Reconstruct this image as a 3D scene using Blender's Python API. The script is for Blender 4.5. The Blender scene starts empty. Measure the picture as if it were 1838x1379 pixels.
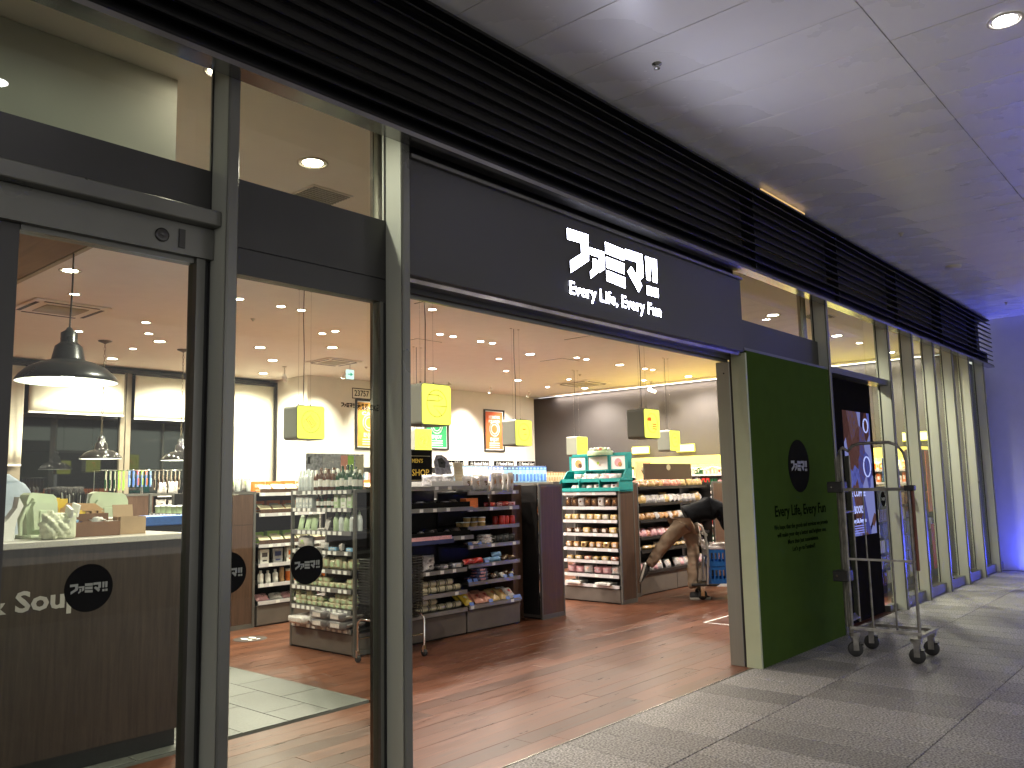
import bpy, bmesh, math, random
from math import sin, cos, pi, radians as R
from mathutils import Matrix, Vector
random.seed(7)
S = bpy.context.scene
COL = S.collection

# ---------------------------------------------------------------- camera, sky, exposure
cam_d = bpy.data.cameras.new('camera'); cam = bpy.data.objects.new('camera', cam_d); COL.objects.link(cam)
yaw, pitch, roll = 0.85043659, 0.12048232, -0.02099008
fwd = Vector((cos(pitch)*sin(yaw), cos(pitch)*cos(yaw), sin(pitch)))
r0 = Vector((cos(yaw), -sin(yaw), 0)); u0 = r0.cross(fwd)
rt = cos(roll)*r0 + sin(roll)*u0; up = -sin(roll)*r0 + cos(roll)*u0
m = Matrix((rt, up, -fwd)).transposed().to_4x4(); m.translation = (0, 0, 1.5)
cam.matrix_world = m
cam_d.sensor_width = 36; cam_d.sensor_fit = 'HORIZONTAL'; cam_d.lens = 36*1496.18/1838
cam_d.clip_end = 500; cam_d.clip_start = 0.02
S.camera = cam

W = bpy.data.worlds.new('World'); S.world = W; W.use_nodes = True
nt = W.node_tree; nt.nodes.clear()
sky = nt.nodes.new('ShaderNodeTexSky'); sky.sky_type = 'NISHITA'; sky.sun_disc = False
sky.sun_elevation = R(-4); sky.sun_rotation = R(150)
bg = nt.nodes.new('ShaderNodeBackground'); bg.inputs[1].default_value = 0.05
city = nt.nodes.new('ShaderNodeBackground'); city.inputs[0].default_value = (0.52, 0.51, 0.495, 1); city.inputs[1].default_value = 0.70
add = nt.nodes.new('ShaderNodeAddShader'); wo = nt.nodes.new('ShaderNodeOutputWorld')
nt.links.new(sky.outputs[0], bg.inputs[0]); nt.links.new(bg.outputs[0], add.inputs[0]); nt.links.new(city.outputs[0], add.inputs[1]); nt.links.new(add.outputs[0], wo.inputs[0])

S.view_settings.view_transform = 'Standard'; S.view_settings.look = 'None'
S.view_settings.gamma = 1; S.view_settings.exposure = 1.6; S.view_settings.use_curve_mapping = False
cy = S.cycles
cy.use_denoising = True; cy.max_bounces = 7; cy.diffuse_bounces = 4; cy.glossy_bounces = 4; cy.transmission_bounces = 4
cy.transparent_max_bounces = 20; cy.sample_clamp_indirect = 4; cy.sample_clamp_direct = 0; cy.caustics_reflective = False; cy.caustics_refractive = False
cy.use_light_tree = True
INT = 116.0       # watts of one interior downlight
WARM = (1.0, 0.90, 0.77)

# ---------------------------------------------------------------- materials
MC = {}
def mat(name, col, rough=0.6, metal=0.0, var=0.12, vscale=6.0, bump=0.0, bscale=60.0, emit=None, estr=0.0, coat=0.0, spec=0.5, perobj=0.0, stretch=None, rvar=0.08):
    if name in MC: return MC[name]
    M = bpy.data.materials.new(name); M.use_nodes = True; MC[name] = M
    t = M.node_tree; b = t.nodes['Principled BSDF']
    b.inputs['Roughness'].default_value = rough; b.inputs['Metallic'].default_value = metal
    b.inputs['Specular IOR Level'].default_value = spec
    if coat: b.inputs['Coat Weight'].default_value = coat; b.inputs['Coat Roughness'].default_value = 0.08
    tc = t.nodes.new('ShaderNodeTexCoord'); src = tc.outputs['Object']
    if stretch:
        mp = t.nodes.new('ShaderNodeMapping'); mp.inputs['Scale'].default_value = stretch; t.links.new(src, mp.inputs[0]); src = mp.outputs[0]
    n = t.nodes.new('ShaderNodeTexNoise'); n.inputs['Scale'].default_value = vscale; n.inputs['Detail'].default_value = 5; t.links.new(src, n.inputs['Vector'])
    mr = t.nodes.new('ShaderNodeMapRange'); mr.inputs[1].default_value = 0.3; mr.inputs[2].default_value = 0.7; mr.inputs[3].default_value = 1-var; mr.inputs[4].default_value = 1+var
    t.links.new(n.outputs[0], mr.inputs[0]); fac = mr.outputs[0]
    if perobj:
        oi = t.nodes.new('ShaderNodeObjectInfo'); gi = t.nodes.new('ShaderNodeNewGeometry')
        ad = t.nodes.new('ShaderNodeMath'); ad.operation = 'ADD'; t.links.new(oi.outputs['Random'], ad.inputs[0]); t.links.new(gi.outputs['Random Per Island'], ad.inputs[1])
        fr = t.nodes.new('ShaderNodeMath'); fr.operation = 'FRACT'; t.links.new(ad.outputs[0], fr.inputs[0])
        m2 = t.nodes.new('ShaderNodeMapRange'); m2.inputs[3].default_value = 1-perobj; m2.inputs[4].default_value = 1+perobj; t.links.new(fr.outputs[0], m2.inputs[0])
        mu = t.nodes.new('ShaderNodeMath'); mu.operation = 'MULTIPLY'; t.links.new(fac, mu.inputs[0]); t.links.new(m2.outputs[0], mu.inputs[1]); fac = mu.outputs[0]
    vm = t.nodes.new('ShaderNodeVectorMath'); vm.operation = 'SCALE'; vm.inputs[0].default_value = col; t.links.new(fac, vm.inputs['Scale'])
    t.links.new(vm.outputs[0], b.inputs['Base Color'])
    # roughness breaks up a little
    r2 = t.nodes.new('ShaderNodeMapRange'); r2.inputs[3].default_value = max(0, rough-rvar); r2.inputs[4].default_value = min(1, rough+rvar)
    t.links.new(n.outputs[0], r2.inputs[0]); t.links.new(r2.outputs[0], b.inputs['Roughness'])
    if bump:
        n2 = t.nodes.new('ShaderNodeTexNoise'); n2.inputs['Scale'].default_value = bscale; n2.inputs['Detail'].default_value = 3; t.links.new(src, n2.inputs['Vector'])
        bp = t.nodes.new('ShaderNodeBump'); bp.inputs['Strength'].default_value = bump; bp.inputs['Distance'].default_value = 0.01
        t.links.new(n2.outputs[0], bp.inputs['Height']); t.links.new(bp.outputs[0], b.inputs['Normal'])
        if coat: t.links.new(bp.outputs[0], b.inputs['Coat Normal'])
    if emit:
        b.inputs['Emission Color'].default_value = (*emit, 1); b.inputs['Emission Strength'].default_value = estr
    return M

def glass(name, tint, refl=1.0):
    if name in MC: return MC[name]
    M = bpy.data.materials.new(name); M.use_nodes = True; MC[name] = M; t = M.node_tree; t.nodes.clear()
    o = t.nodes.new('ShaderNodeOutputMaterial'); tr = t.nodes.new('ShaderNodeBsdfTransparent'); tr.inputs[0].default_value = (*tint, 1)
    gl = t.nodes.new('ShaderNodeBsdfGlossy'); gl.inputs['Roughness'].default_value = 0.01
    fr = t.nodes.new('ShaderNodeFresnel'); fr.inputs[0].default_value = 1.45
    mu = t.nodes.new('ShaderNodeMath'); mu.operation = 'MULTIPLY'; mu.inputs[1].default_value = refl; t.links.new(fr.outputs[0], mu.inputs[0])
    ge = t.nodes.new('ShaderNodeNewGeometry'); iv = t.nodes.new('ShaderNodeMath'); iv.operation = 'SUBTRACT'; iv.inputs[0].default_value = 1; t.links.new(ge.outputs['Backfacing'], iv.inputs[1])
    m3 = t.nodes.new('ShaderNodeMath'); m3.operation = 'MULTIPLY'; t.links.new(mu.outputs[0], m3.inputs[0]); t.links.new(iv.outputs[0], m3.inputs[1]); mu = m3
    mx = t.nodes.new('ShaderNodeMixShader'); t.links.new(mu.outputs[0], mx.inputs[0]); t.links.new(tr.outputs[0], mx.inputs[1]); t.links.new(gl.outputs[0], mx.inputs[2]); t.links.new(mx.outputs[0], o.inputs[0])
    return M

def emis(name, col, s):
    if name in MC: return MC[name]
    M = bpy.data.materials.new(name); M.use_nodes = True; MC[name] = M; t = M.node_tree; t.nodes.clear()
    o = t.nodes.new('ShaderNodeOutputMaterial'); e = t.nodes.new('ShaderNodeEmission'); e.inputs[0].default_value = (*col, 1); e.inputs[1].default_value = s
    t.links.new(e.outputs[0], o.inputs[0]); return M

def wood(name, c1, c2, rough, scale=(1, 14, 14), perobj=0.0, gloss=0.5, ring=3.0):
    if name in MC: return MC[name]
    M = bpy.data.materials.new(name); M.use_nodes = True; MC[name] = M; t = M.node_tree; b = t.nodes['Principled BSDF']
    tc = t.nodes.new('ShaderNodeTexCoord'); mp = t.nodes.new('ShaderNodeMapping'); mp.inputs['Scale'].default_value = scale; t.links.new(tc.outputs['Object'], mp.inputs[0])
    oi = t.nodes.new('ShaderNodeObjectInfo'); gi = t.nodes.new('ShaderNodeNewGeometry')
    ad = t.nodes.new('ShaderNodeMath'); ad.operation = 'ADD'; t.links.new(oi.outputs['Random'], ad.inputs[0]); t.links.new(gi.outputs['Random Per Island'], ad.inputs[1])
    fr = t.nodes.new('ShaderNodeMath'); fr.operation = 'FRACT'; t.links.new(ad.outputs[0], fr.inputs[0])
    cb = t.nodes.new('ShaderNodeCombineXYZ'); ms = t.nodes.new('ShaderNodeMath'); ms.operation = 'MULTIPLY'; ms.inputs[1].default_value = 37 if perobj else 0
    t.links.new(fr.outputs[0], ms.inputs[0]); t.links.new(ms.outputs[0], cb.inputs[0]); t.links.new(ms.outputs[0], cb.inputs[1])
    va = t.nodes.new('ShaderNodeVectorMath'); va.operation = 'ADD'; t.links.new(mp.outputs[0], va.inputs[0]); t.links.new(cb.outputs[0], va.inputs[1])
    n = t.nodes.new('ShaderNodeTexNoise'); n.inputs['Scale'].default_value = ring; n.inputs['Detail'].default_value = 8; n.inputs['Roughness'].default_value = 0.62; n.inputs['Distortion'].default_value = 0.6
    t.links.new(va.outputs[0], n.inputs['Vector'])
    cr = t.nodes.new('ShaderNodeValToRGB'); cr.color_ramp.elements[0].position = 0.3; cr.color_ramp.elements[1].position = 0.72
    cr.color_ramp.elements[0].color = (*c1, 1); cr.color_ramp.elements[1].color = (*c2, 1); t.links.new(n.outputs[0], cr.inputs[0])
    m2 = t.nodes.new('ShaderNodeMapRange'); m2.inputs[3].default_value = 1-perobj; m2.inputs[4].default_value = 1+perobj; t.links.new(fr.outputs[0], m2.inputs[0])
    vm = t.nodes.new('ShaderNodeVectorMath'); vm.operation = 'SCALE'; t.links.new(cr.outputs[0], vm.inputs[0]); t.links.new(m2.outputs[0], vm.inputs['Scale'])
    t.links.new(vm.outputs[0], b.inputs['Base Color'])
    r2 = t.nodes.new('ShaderNodeMapRange'); r2.inputs[3].default_value = rough-0.1; r2.inputs[4].default_value = rough+0.12; t.links.new(n.outputs[0], r2.inputs[0]); t.links.new(r2.outputs[0], b.inputs['Roughness'])
    bp = t.nodes.new('ShaderNodeBump'); bp.inputs['Strength'].default_value = 0.12; bp.inputs['Distance'].default_value = 0.002; t.links.new(n.outputs[0], bp.inputs['Height']); t.links.new(bp.outputs[0], b.inputs['Normal'])
    b.inputs['Specular IOR Level'].default_value = gloss
    return M

def stone(name, col, rough=0.55, speck=0.35, perobj=0.12, sc=220):
    if name in MC: return MC[name]
    M = bpy.data.materials.new(name); M.use_nodes = True; MC[name] = M; t = M.node_tree; b = t.nodes['Principled BSDF']
    tc = t.nodes.new('ShaderNodeTexCoord')
    n = t.nodes.new('ShaderNodeTexNoise'); n.inputs['Scale'].default_value = sc; n.inputs['Detail'].default_value = 2; t.links.new(tc.outputs['Object'], n.inputs['Vector'])
    n1 = t.nodes.new('ShaderNodeTexNoise'); n1.inputs['Scale'].default_value = 3; n1.inputs['Detail'].default_value = 6; t.links.new(tc.outputs['Object'], n1.inputs['Vector'])
    m1 = t.nodes.new('ShaderNodeMapRange'); m1.inputs[1].default_value = 0.35; m1.inputs[2].default_value = 0.65; m1.inputs[3].default_value = 1-speck; m1.inputs[4].default_value = 1+speck; t.links.new(n.outputs[0], m1.inputs[0])
    m2 = t.nodes.new('ShaderNodeMapRange'); m2.inputs[3].default_value = 0.8; m2.inputs[4].default_value = 1.2; t.links.new(n1.outputs[0], m2.inputs[0])
    oi = t.nodes.new('ShaderNodeObjectInfo'); gi = t.nodes.new('ShaderNodeNewGeometry'); ad = t.nodes.new('ShaderNodeMath'); ad.operation = 'ADD'
    t.links.new(oi.outputs['Random'], ad.inputs[0]); t.links.new(gi.outputs['Random Per Island'], ad.inputs[1]); fr = t.nodes.new('ShaderNodeMath'); fr.operation = 'FRACT'; t.links.new(ad.outputs[0], fr.inputs[0])
    m3 = t.nodes.new('ShaderNodeMapRange'); m3.inputs[3].default_value = 1-perobj; m3.inputs[4].default_value = 1+perobj; t.links.new(fr.outputs[0], m3.inputs[0])
    a = t.nodes.new('ShaderNodeMath'); a.operation = 'MULTIPLY'; t.links.new(m1.outputs[0], a.inputs[0]); t.links.new(m2.outputs[0], a.inputs[1])
    c = t.nodes.new('ShaderNodeMath'); c.operation = 'MULTIPLY'; t.links.new(a.outputs[0], c.inputs[0]); t.links.new(m3.outputs[0], c.inputs[1])
    vm = t.nodes.new('ShaderNodeVectorMath'); vm.operation = 'SCALE'; vm.inputs[0].default_value = col; t.links.new(c.outputs[0], vm.inputs['Scale']); t.links.new(vm.outputs[0], b.inputs['Base Color'])
    b.inputs['Roughness'].default_value = rough
    bp = t.nodes.new('ShaderNodeBump'); bp.inputs['Strength'].default_value = 0.25; bp.inputs['Distance'].default_value = 0.003; t.links.new(n.outputs[0], bp.inputs['Height']); t.links.new(bp.outputs[0], b.inputs['Normal'])
    return M

charcoal = mat('charcoal_metal', (0.037, 0.036, 0.034), 0.38, 0.3, vscale=3)
fin_m = mat('satin_aluminium', (0.50, 0.51, 0.44), 0.42, 0.15, vscale=2, var=0.06, stretch=(1, 1, 0.15))
edge_m = mat('anodised_front', (0.15, 0.15, 0.135), 0.30, 0.55, vscale=2)
black_m = mat('black_rubber', (0.012, 0.012, 0.012), 0.45)
steel = mat('brushed_steel', (0.45, 0.44, 0.42), 0.22, 1.0, vscale=2, var=0.04, stretch=(12, 12, 0.4), rvar=0.015)
white_p = mat('white_wall_paint', (0.74, 0.70, 0.62), 0.75, var=0.03, bump=0.05, bscale=200)
ceil_in = mat('ceiling_paint_inside', (0.92, 0.88, 0.82), 0.8, var=0.02)
ceil_out = mat('ceiling_panel_enamel', (0.88, 0.86, 0.84), 0.28, var=0.045, vscale=1.2, perobj=0.03)
wall_blk = mat('charcoal_wall', (0.045, 0.040, 0.040), 0.7, var=0.08)
sign_m = mat('sign_panel_dark', (0.033, 0.031, 0.032), 0.42, var=0.10, vscale=2)
slat_m = mat('louvre_slat_paint', (0.008, 0.0078, 0.008), 0.45, 0.2)
wood_f = wood('floor_oak', (0.064, 0.023, 0.012), (0.150, 0.058, 0.031), 0.30, (1.0, 14, 14), perobj=0.32, ring=2.2, gloss=0.32)
wood_d = wood('dark_laminate', (0.050, 0.026, 0.016), (0.10, 0.055, 0.035), 0.42, (14, 14, 0.8), ring=3)
wood_c = wood('counter_laminate', (0.027, 0.017, 0.012), (0.060, 0.039, 0.029), 0.35, (14, 14, 0.8), ring=3)
wood_s = wood('soffit_wood', (0.22, 0.12, 0.06), (0.38, 0.22, 0.12), 0.5, (10, 0.8, 10), ring=2)
tile_m = stone('slate_grey_tile', (0.095, 0.10, 0.09), 0.4, 0.14, 0.10, 60)
pave_m = stone('granite_paver', (0.178, 0.172, 0.162), 0.55, 0.75, 0.24, 75)
grout = mat('pale_grout', (0.22, 0.22, 0.20), 0.9)
grout_d = mat('dark_joint', (0.075, 0.070, 0.064), 0.9)
glass_m = glass('green_tinted_glass', (0.935, 0.975, 0.915))
glass_d = mat('dark_window_glass', (0.006, 0.007, 0.008), 0.02, spec=0.8, var=0.0, rvar=0.0)
shelf_m = mat('black_shelf_metal', (0.025, 0.024, 0.024), 0.4, 0.3)
rail_m = mat('grey_ticket_rail', (0.30, 0.30, 0.30), 0.35, 0.5)
raillt_m = mat('pale_ticket_rail', (0.60, 0.58, 0.60), 0.35, 0.1)
frame_m = mat('grey_gondola_frame', (0.13, 0.125, 0.115), 0.45, 0.4)
base_m = mat('taupe_plinth', (0.135, 0.115, 0.10), 0.45, 0.2)
tag_m = mat('white_paper', (0.80, 0.80, 0.78), 0.6, var=0.04, perobj=0.08)
tagb_m = mat('blue_paper_tag', (0.06, 0.16, 0.55), 0.5)
chrome = mat('chrome', (0.75, 0.74, 0.72), 0.12, 1.0, var=0.03)
rubber = mat('rubber_tyre', (0.02, 0.02, 0.02), 0.6)
letter_m = emis('backlit_letter', (0.78, 0.80, 1.0), 9.0)
down_m = emis('downlight_glow', (1.0, 0.90, 0.75), 22.0)
cream_m = mat('roller_blind_fabric', (0.70, 0.67, 0.56), 0.85, var=0.04, bump=0.1, bscale=9, stretch=(1, 1, 3))
green_m = mat('green_window_film', (0.042, 0.072, 0.016), 0.7, spec=0.0, var=0.05)
cubelit_m = emis('yellow_lit_face', (0.93, 0.95, 0.11), 0.62)
cube_m = mat('light_cube_side', (0.20, 0.21, 0.17), 0.5, var=0.03)
ink_g = mat('olive_print', (0.10, 0.08, 0.005), 0.5, emit=(0.38, 0.30, 0.01), estr=0.22)
ink_r = mat('red_print', (0.7, 0.08, 0.01), 0.5, emit=(0.75, 0.12, 0.01), estr=0.3)

# ---------------------------------------------------------------- mesh building
class MB:
    def __init__(s): s.v = []; s.f = []; s.m = []; s.sm = []
    def add(s, vs, fs, m=0, smooth=False, M=None):
        o = len(s.v)
        s.v += [tuple(M @ Vector(p)) if M else tuple(p) for p in vs]
        s.f += [tuple(i+o for i in f) for f in fs]; s.m += [m]*len(fs); s.sm += [smooth]*len(fs); return s
    def box(s, x0, x1, y0, y1, z0, z1, m=0, M=None, c=0.0):
        if c <= 0:
            vs = [(x, y, z) for x in (x0, x1) for y in (y0, y1) for z in (z0, z1)]
            return s.add(vs, [(0,1,3,2),(4,6,7,5),(0,4,5,1),(2,3,7,6),(0,2,6,4),(1,5,7,3)], m, False, M)
        b = bmesh.new(); bmesh.ops.create_cube(b, size=1)
        for v in b.verts: v.co = Vector(((x0+x1)/2+v.co.x*(x1-x0), (y0+y1)/2+v.co.y*(y1-y0), (z0+z1)/2+v.co.z*(z1-z0)))
        bmesh.ops.bevel(b, geom=b.edges[:], offset=c, segments=2 if c > 0.008 else 1, affect='EDGES', profile=0.5)
        b.verts.index_update()
        s.add([v.co.copy() for v in b.verts], [[v.index for v in f.verts] for f in b.faces], m, False, M); b.free(); return s
    def prism(s, pts, h0, h1, m=0, M=None, axis='z'):
        n = len(pts)
        if axis == 'z': P = lambda p, h: (p[0], p[1], h)
        elif axis == 'y': P = lambda p, h: (p[0], h, p[1])
        else: P = lambda p, h: (h, p[0], p[1])
        vs = [P(p, h0) for p in pts]+[P(p, h1) for p in pts]
        fs = [tuple(range(n)), tuple(range(2*n-1, n-1, -1))]+[(i, i+n, (i+1) % n+n, (i+1) % n) for i in range(n)]
        return s.add(vs, fs, m, False, M)
    def lathe(s, prof, n=12, m=0, M=None, smooth=True, c=(0, 0), cap=True):
        vs = []; fs = []
        for (r, z) in prof:
            for i in range(n): a = 2*pi*i/n; vs.append((c[0]+r*cos(a), c[1]+r*sin(a), z))
        for k in range(len(prof)-1):
            for i in range(n): j = (i+1) % n; fs.append((k*n+i, k*n+j, (k+1)*n+j, (k+1)*n+i))
        s.add(vs, fs, m, smooth, M)
        if cap and prof[0][0] > 1e-5: s.add(vs[:n], [tuple(range(n-1, -1, -1))], m, False, M)
        if cap and prof[-1][0] > 1e-5: s.add(vs[-n:], [tuple(range(n))], m, False, M)
        return s
    def cyl(s, p, r, z0, z1, n=16, m=0, M=None): return s.lathe([(r, z0), (r, z1)], n, m, M, True, p)
    def tube(s, pts, r, n=8, m=0, M=None, close=False):
        pts = [Vector(p) for p in pts]; rings = []
        rr = r if isinstance(r, (list, tuple)) else [r]*len(pts)
        L = len(pts)
        for i, p in enumerate(pts):
            a = pts[i-1] if (i > 0 or close) else p; b = pts[(i+1) % L] if (i < L-1 or close) else p
            d = (b-a).normalized(); ref = Vector((0, 0, 1)) if abs(d.z) < 0.9 else Vector((1, 0, 0))
            x = d.cross(ref).normalized(); y = d.cross(x).normalized()
            rings.append([p+rr[i]*(cos(2*pi*k/n)*x+sin(2*pi*k/n)*y) for k in range(n)])
        vs = [q for g in rings for q in g]; fs = []
        for i in range(L if close else L-1):
            a = i*n; b = ((i+1) % L)*n
            for k in range(n): fs.append((a+k, a+(k+1) % n, b+(k+1) % n, b+k))
        s.add(vs, fs, m, True, M)
        if not close: s.add(rings[0], [tuple(range(n))], m, False, M); s.add(rings[-1], [tuple(range(n-1, -1, -1))], m, False, M)
        return s
    def mesh(s, name, mats):
        me = bpy.data.meshes.new(name); me.from_pydata([tuple(v) for v in s.v], [], s.f)
        for q in (mats if isinstance(mats, (list, tuple)) else [mats]): me.materials.append(q)
        me.polygons.foreach_set('material_index', s.m); me.polygons.foreach_set('use_smooth', s.sm); me.update()
        b = bmesh.new(); b.from_mesh(me); bmesh.ops.recalc_face_normals(b, faces=b.faces); b.to_mesh(me); b.free()
        return me
    def build(s, name, mats, parent=None, kind=None):
        return put(name, s.mesh(name, mats), parent, kind)

def put(name, me, parent=None, kind=None, M=None):
    o = bpy.data.objects.new(name, me); COL.objects.link(o)
    if parent: o.parent = parent
    if M is not None: o.matrix_local = M
    if kind: o['kind'] = kind
    return o
def tag(o, label, cat=None, group=None, kind=None):
    o['label'] = label
    if cat: o['category'] = cat
    if group: o['group'] = group
    if kind: o['kind'] = kind
    return o
def thing(name, label, cat, loc=(0, 0, 0), rz=0.0, group=None):
    o = bpy.data.objects.new(name, None); COL.objects.link(o); o.location = loc; o.rotation_euler = (0, 0, rz); o.empty_display_size = 0.1
    return tag(o, label, cat, group)
def bx(name, d, ma, parent=None, kind=None, c=0.0):
    return MB().box(*d, c=c).build(name, ma, parent, kind)
def lamp(name, kind, loc, power, col, parent=None, rot=(0, 0, 0), size=0.05, spot=None, blend=0.6, sy=None):
    l = bpy.data.lights.new(name, kind); l.energy = power; l.color = col
    if kind == 'AREA':
        l.size = size
        if sy: l.shape = 'RECTANGLE'; l.size_y = sy
    else: l.shadow_soft_size = size
    if kind == 'SPOT': l.spot_size = R(spot); l.spot_blend = blend
    o = bpy.data.objects.new(name, l); COL.objects.link(o); o.location = loc; o.rotation_euler = rot
    if parent: o.parent = parent
    return o
def T(x, y, z, rz=0, sc=1, rx=0): return Matrix.Translation((x, y, z)) @ Matrix.Rotation(rz, 4, 'Z') @ Matrix.Rotation(rx, 4, 'X') @ Matrix.Scale(sc, 4)

def text_mesh(s, size, ma, depth=0.001, bold=0.0, align='LEFT', sx=1.0):
    cu = bpy.data.curves.new('lettering', 'FONT'); cu.body = s; cu.size = size; cu.extrude = depth; cu.offset = bold; cu.align_x = align; cu.resolution_u = 2
    o = bpy.data.objects.new('lettering', cu); COL.objects.link(o)
    bpy.context.view_layer.update()
    dg = bpy.context.evaluated_depsgraph_get(); me = bpy.data.meshes.new_from_object(o.evaluated_get(dg)); bpy.data.objects.remove(o); bpy.data.curves.remove(cu)
    me.transform(Matrix.Diagonal((sx, 1, 1, 1)) ); me.materials.clear(); me.materials.append(ma); return me
def wall_text(s, size, ma, loc, parent, depth=0.001, bold=0.0, align='LEFT', sx=1.0, name='lettering', fitw=None, rz=0.0):
    me = text_mesh(s, size, ma, depth, bold, align, sx)
    if fitw:
        xs = [v.co.x for v in me.vertices]; w = max(xs)-min(xs); me.transform(Matrix.Diagonal((fitw/w, 1, 1, 1)))
    return put(name, me, parent, None, Matrix.Translation(loc) @ Matrix.Rotation(rz, 4, 'Z') @ Matrix.Rotation(pi/2, 4, 'X'))

LOGO = dict(
 fu=[(.006,.264),(.211,.268),(.209,.11),(.03,.005),(.028,.075),(.139,.139),(.137,.203),(.007,.198)],
 aa=[(.222,.194),(.373,.195),(.371,.088),(.311,.055),(.312,.152),(.223,.151)],
 ab=[(.252,.132),(.292,.132),(.292,.05),(.224,.006),(.221,.047),(.251,.07)],
 ma=[(.386,.261),(.589,.254),(.587,.184),(.387,.191)], mb=[(.391,.170),(.586,.163),(.584,.096),(.392,.103)], mc=[(.389,.085),(.591,.073),(.589,.006),(.388,.020)],
 mi=[(.604,.262),(.802,.264),(.804,.116),(.76,.088),(.783,.054),(.742,.006),(.621,.12),(.668,.16),(.709,.123),(.734,.138),(.733,.201),(.602,.198)],
 ea=[(.837,.261),(.896,.261),(.890,.106),(.844,.106)], eb=[(.913,.262),(.976,.263),(.972,.105),(.921,.104)],
 da=[(.842,.066),(.904,.066),(.903,.006),(.842,.006)], db=[(.922,.067),(.982,.067),(.981,.006),(.922,.006)])
def logo(scale, ma, loc, parent, depth, name='logo', each=False):
    mb = MB()
    for k, p in LOGO.items():
        q = [((x-0.495)*scale, (z-0.135)*scale) for x, z in p]
        if each:
            mb2 = MB().prism(q, -depth, 0.0, axis='y'); mb2.m = [0]+[1]*(len(mb2.m)-1); o = mb2.build('letter_stroke', [ma, black_m], parent); o.location = loc
        else: mb.prism(q, -depth, 0.0, axis='y')
    if not each:
        o = mb.build(name, ma, parent); o.location = loc
    return

# ================================================================ SETTING: ground and floor
GX0, GX1 = -3.0, 15.35
tot = 0
ground = bx('ground', (-14, 17.5, -14, 3.15, -0.30, -0.030), grout_d, None, 'structure')
def pieces(root, cells, ma, name, cz, c=0.003, lim=295):
    """cells (x0,x1,y0,y1): nearest cells as parts that share meshes by size, the rest one joined part."""
    def app(c):
        x = (c[0]+c[1])/2; y = (c[2]+c[3])/2; d = math.hypot(x, y); w = (x*sin(yaw)+y*cos(yaw))/max(d, .01)
        if w < 0.70: return 0
        return (c[1]-c[0])*(c[3]-c[2])/d**2/(d)
    cells = sorted(cells, key=app, reverse=True); pool = {}
    for x0, x1, y0, y1 in cells[:lim]:
        k = (round(x1-x0, 3), round(y1-y0, 3))
        if k not in pool: pool[k] = MB().box(-k[0]/2, k[0]/2, -k[1]/2, k[1]/2, -0.02, 0, c=c).mesh(name, ma)
        o = put(name, pool[k], root); o.location = ((x0+x1)/2, (y0+y1)/2, cz+random.uniform(-0.0006, 0.0006))
    mb = MB()
    for x0, x1, y0, y1 in cells[lim:]: mb.box(x0, x1, y0, y1, cz-0.02, cz)
    if mb.v: mb.build(name+'_field', ma, root, 'stuff')
# pavement
pv = bx('pavement', (-14, 15.35, -8, 3.14, -0.028, -0.008), grout_d, None, 'structure')
cells = []; g = 0.004
x = -6.0
ys = [-4.39, -3.41, -2.43, -1.45, -0.473, 0.507, 1.487, 2.467, 3.147]
nx = int((15.33+6)/0.31)
x0s = [3.98-0.31*32+0.31*i for i in range(0, 69)]
for xx in x0s:
    if xx+0.31 > 15.34: continue
    for j in range(len(ys)-1): cells.append((xx+g/2, xx+0.31-g/2, ys[j]+g/2, ys[j+1]-g/2))
pieces(pv, cells, pave_m, 'paving_stone', 0.0)
# inside floor: oak planks, slate field
fl = bx('floor', (-2.1, 14.45, 3.16, 13.2, -0.30, -0.021), mat('board_gap', (.03, .014, .009), .8), None, 'structure')
cells = []; tiles = []
TX0, TX1, TY0, TY1 = 0.0, 3.93, 4.86, 7.38
pw = 0.150; y = 3.152; rnd = random.Random(3)
while y < 13.1:
    y1 = y+pw; xx = -2.05-rnd.random()
    while xx < 14.4:
        L = rnd.choice((1.2, 1.5, 1.82, 1.82)); xa, xb = max(xx, -2.08), min(xx+L, 14.42)
        xx += L
        if xb-xa < 0.03: continue
        if y1 > TY0+0.002 and y < TY1-0.002:
            if xb <= TX0: cells.append((xa+.0004, xb-.0004, y+.0003, y1-.0003))
            else:
                xa2 = max(xa, TX1+0.004)
                yy0, yy1 = y, y1
                if xb > xa2+0.02: cells.append((xa2+.0004, xb-.0004, y+.0003, y1-.0003))
        else: cells.append((xa+.0004, xb-.0004, y+.0003, y1-.0003))
    y = y1
pieces(fl, cells, wood_f, 'floor_plank', 0.0, c=0.0008, lim=298)
tf = bx('tiled_floor', (TX0, TX1, 4.865, TY1, -0.02, -0.003), grout, None, 'structure')
g = 0.005; k = 0; xx = TX1-0.003
while xx > TX0+0.1:
    yy = TY0+0.006-(0.3 if k % 2 else 0.0)
    while yy < TY1-0.03:
        a, b = max(yy, TY0+0.006), min(yy+0.6, TY1)
        if b-a > 0.05: tiles.append((xx-0.333+g, xx, a, b-g))
        yy += 0.6
    xx -= 0.333; k += 1
pieces(tf, tiles, tile_m, 'floor_tile', 0.003, c=0.001)
MB().box(2.735, 6.44, 3.148, 3.156, -0.01, 0.003).build('threshold_strip', steel, fl)

# ================================================================ inside walls, ceiling
ZC = 3.45
ceil = bx('ceiling', (-2.2, 14.6, 3.27, 13.3, ZC, ZC+0.1), ceil_in, None, 'structure')
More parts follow.
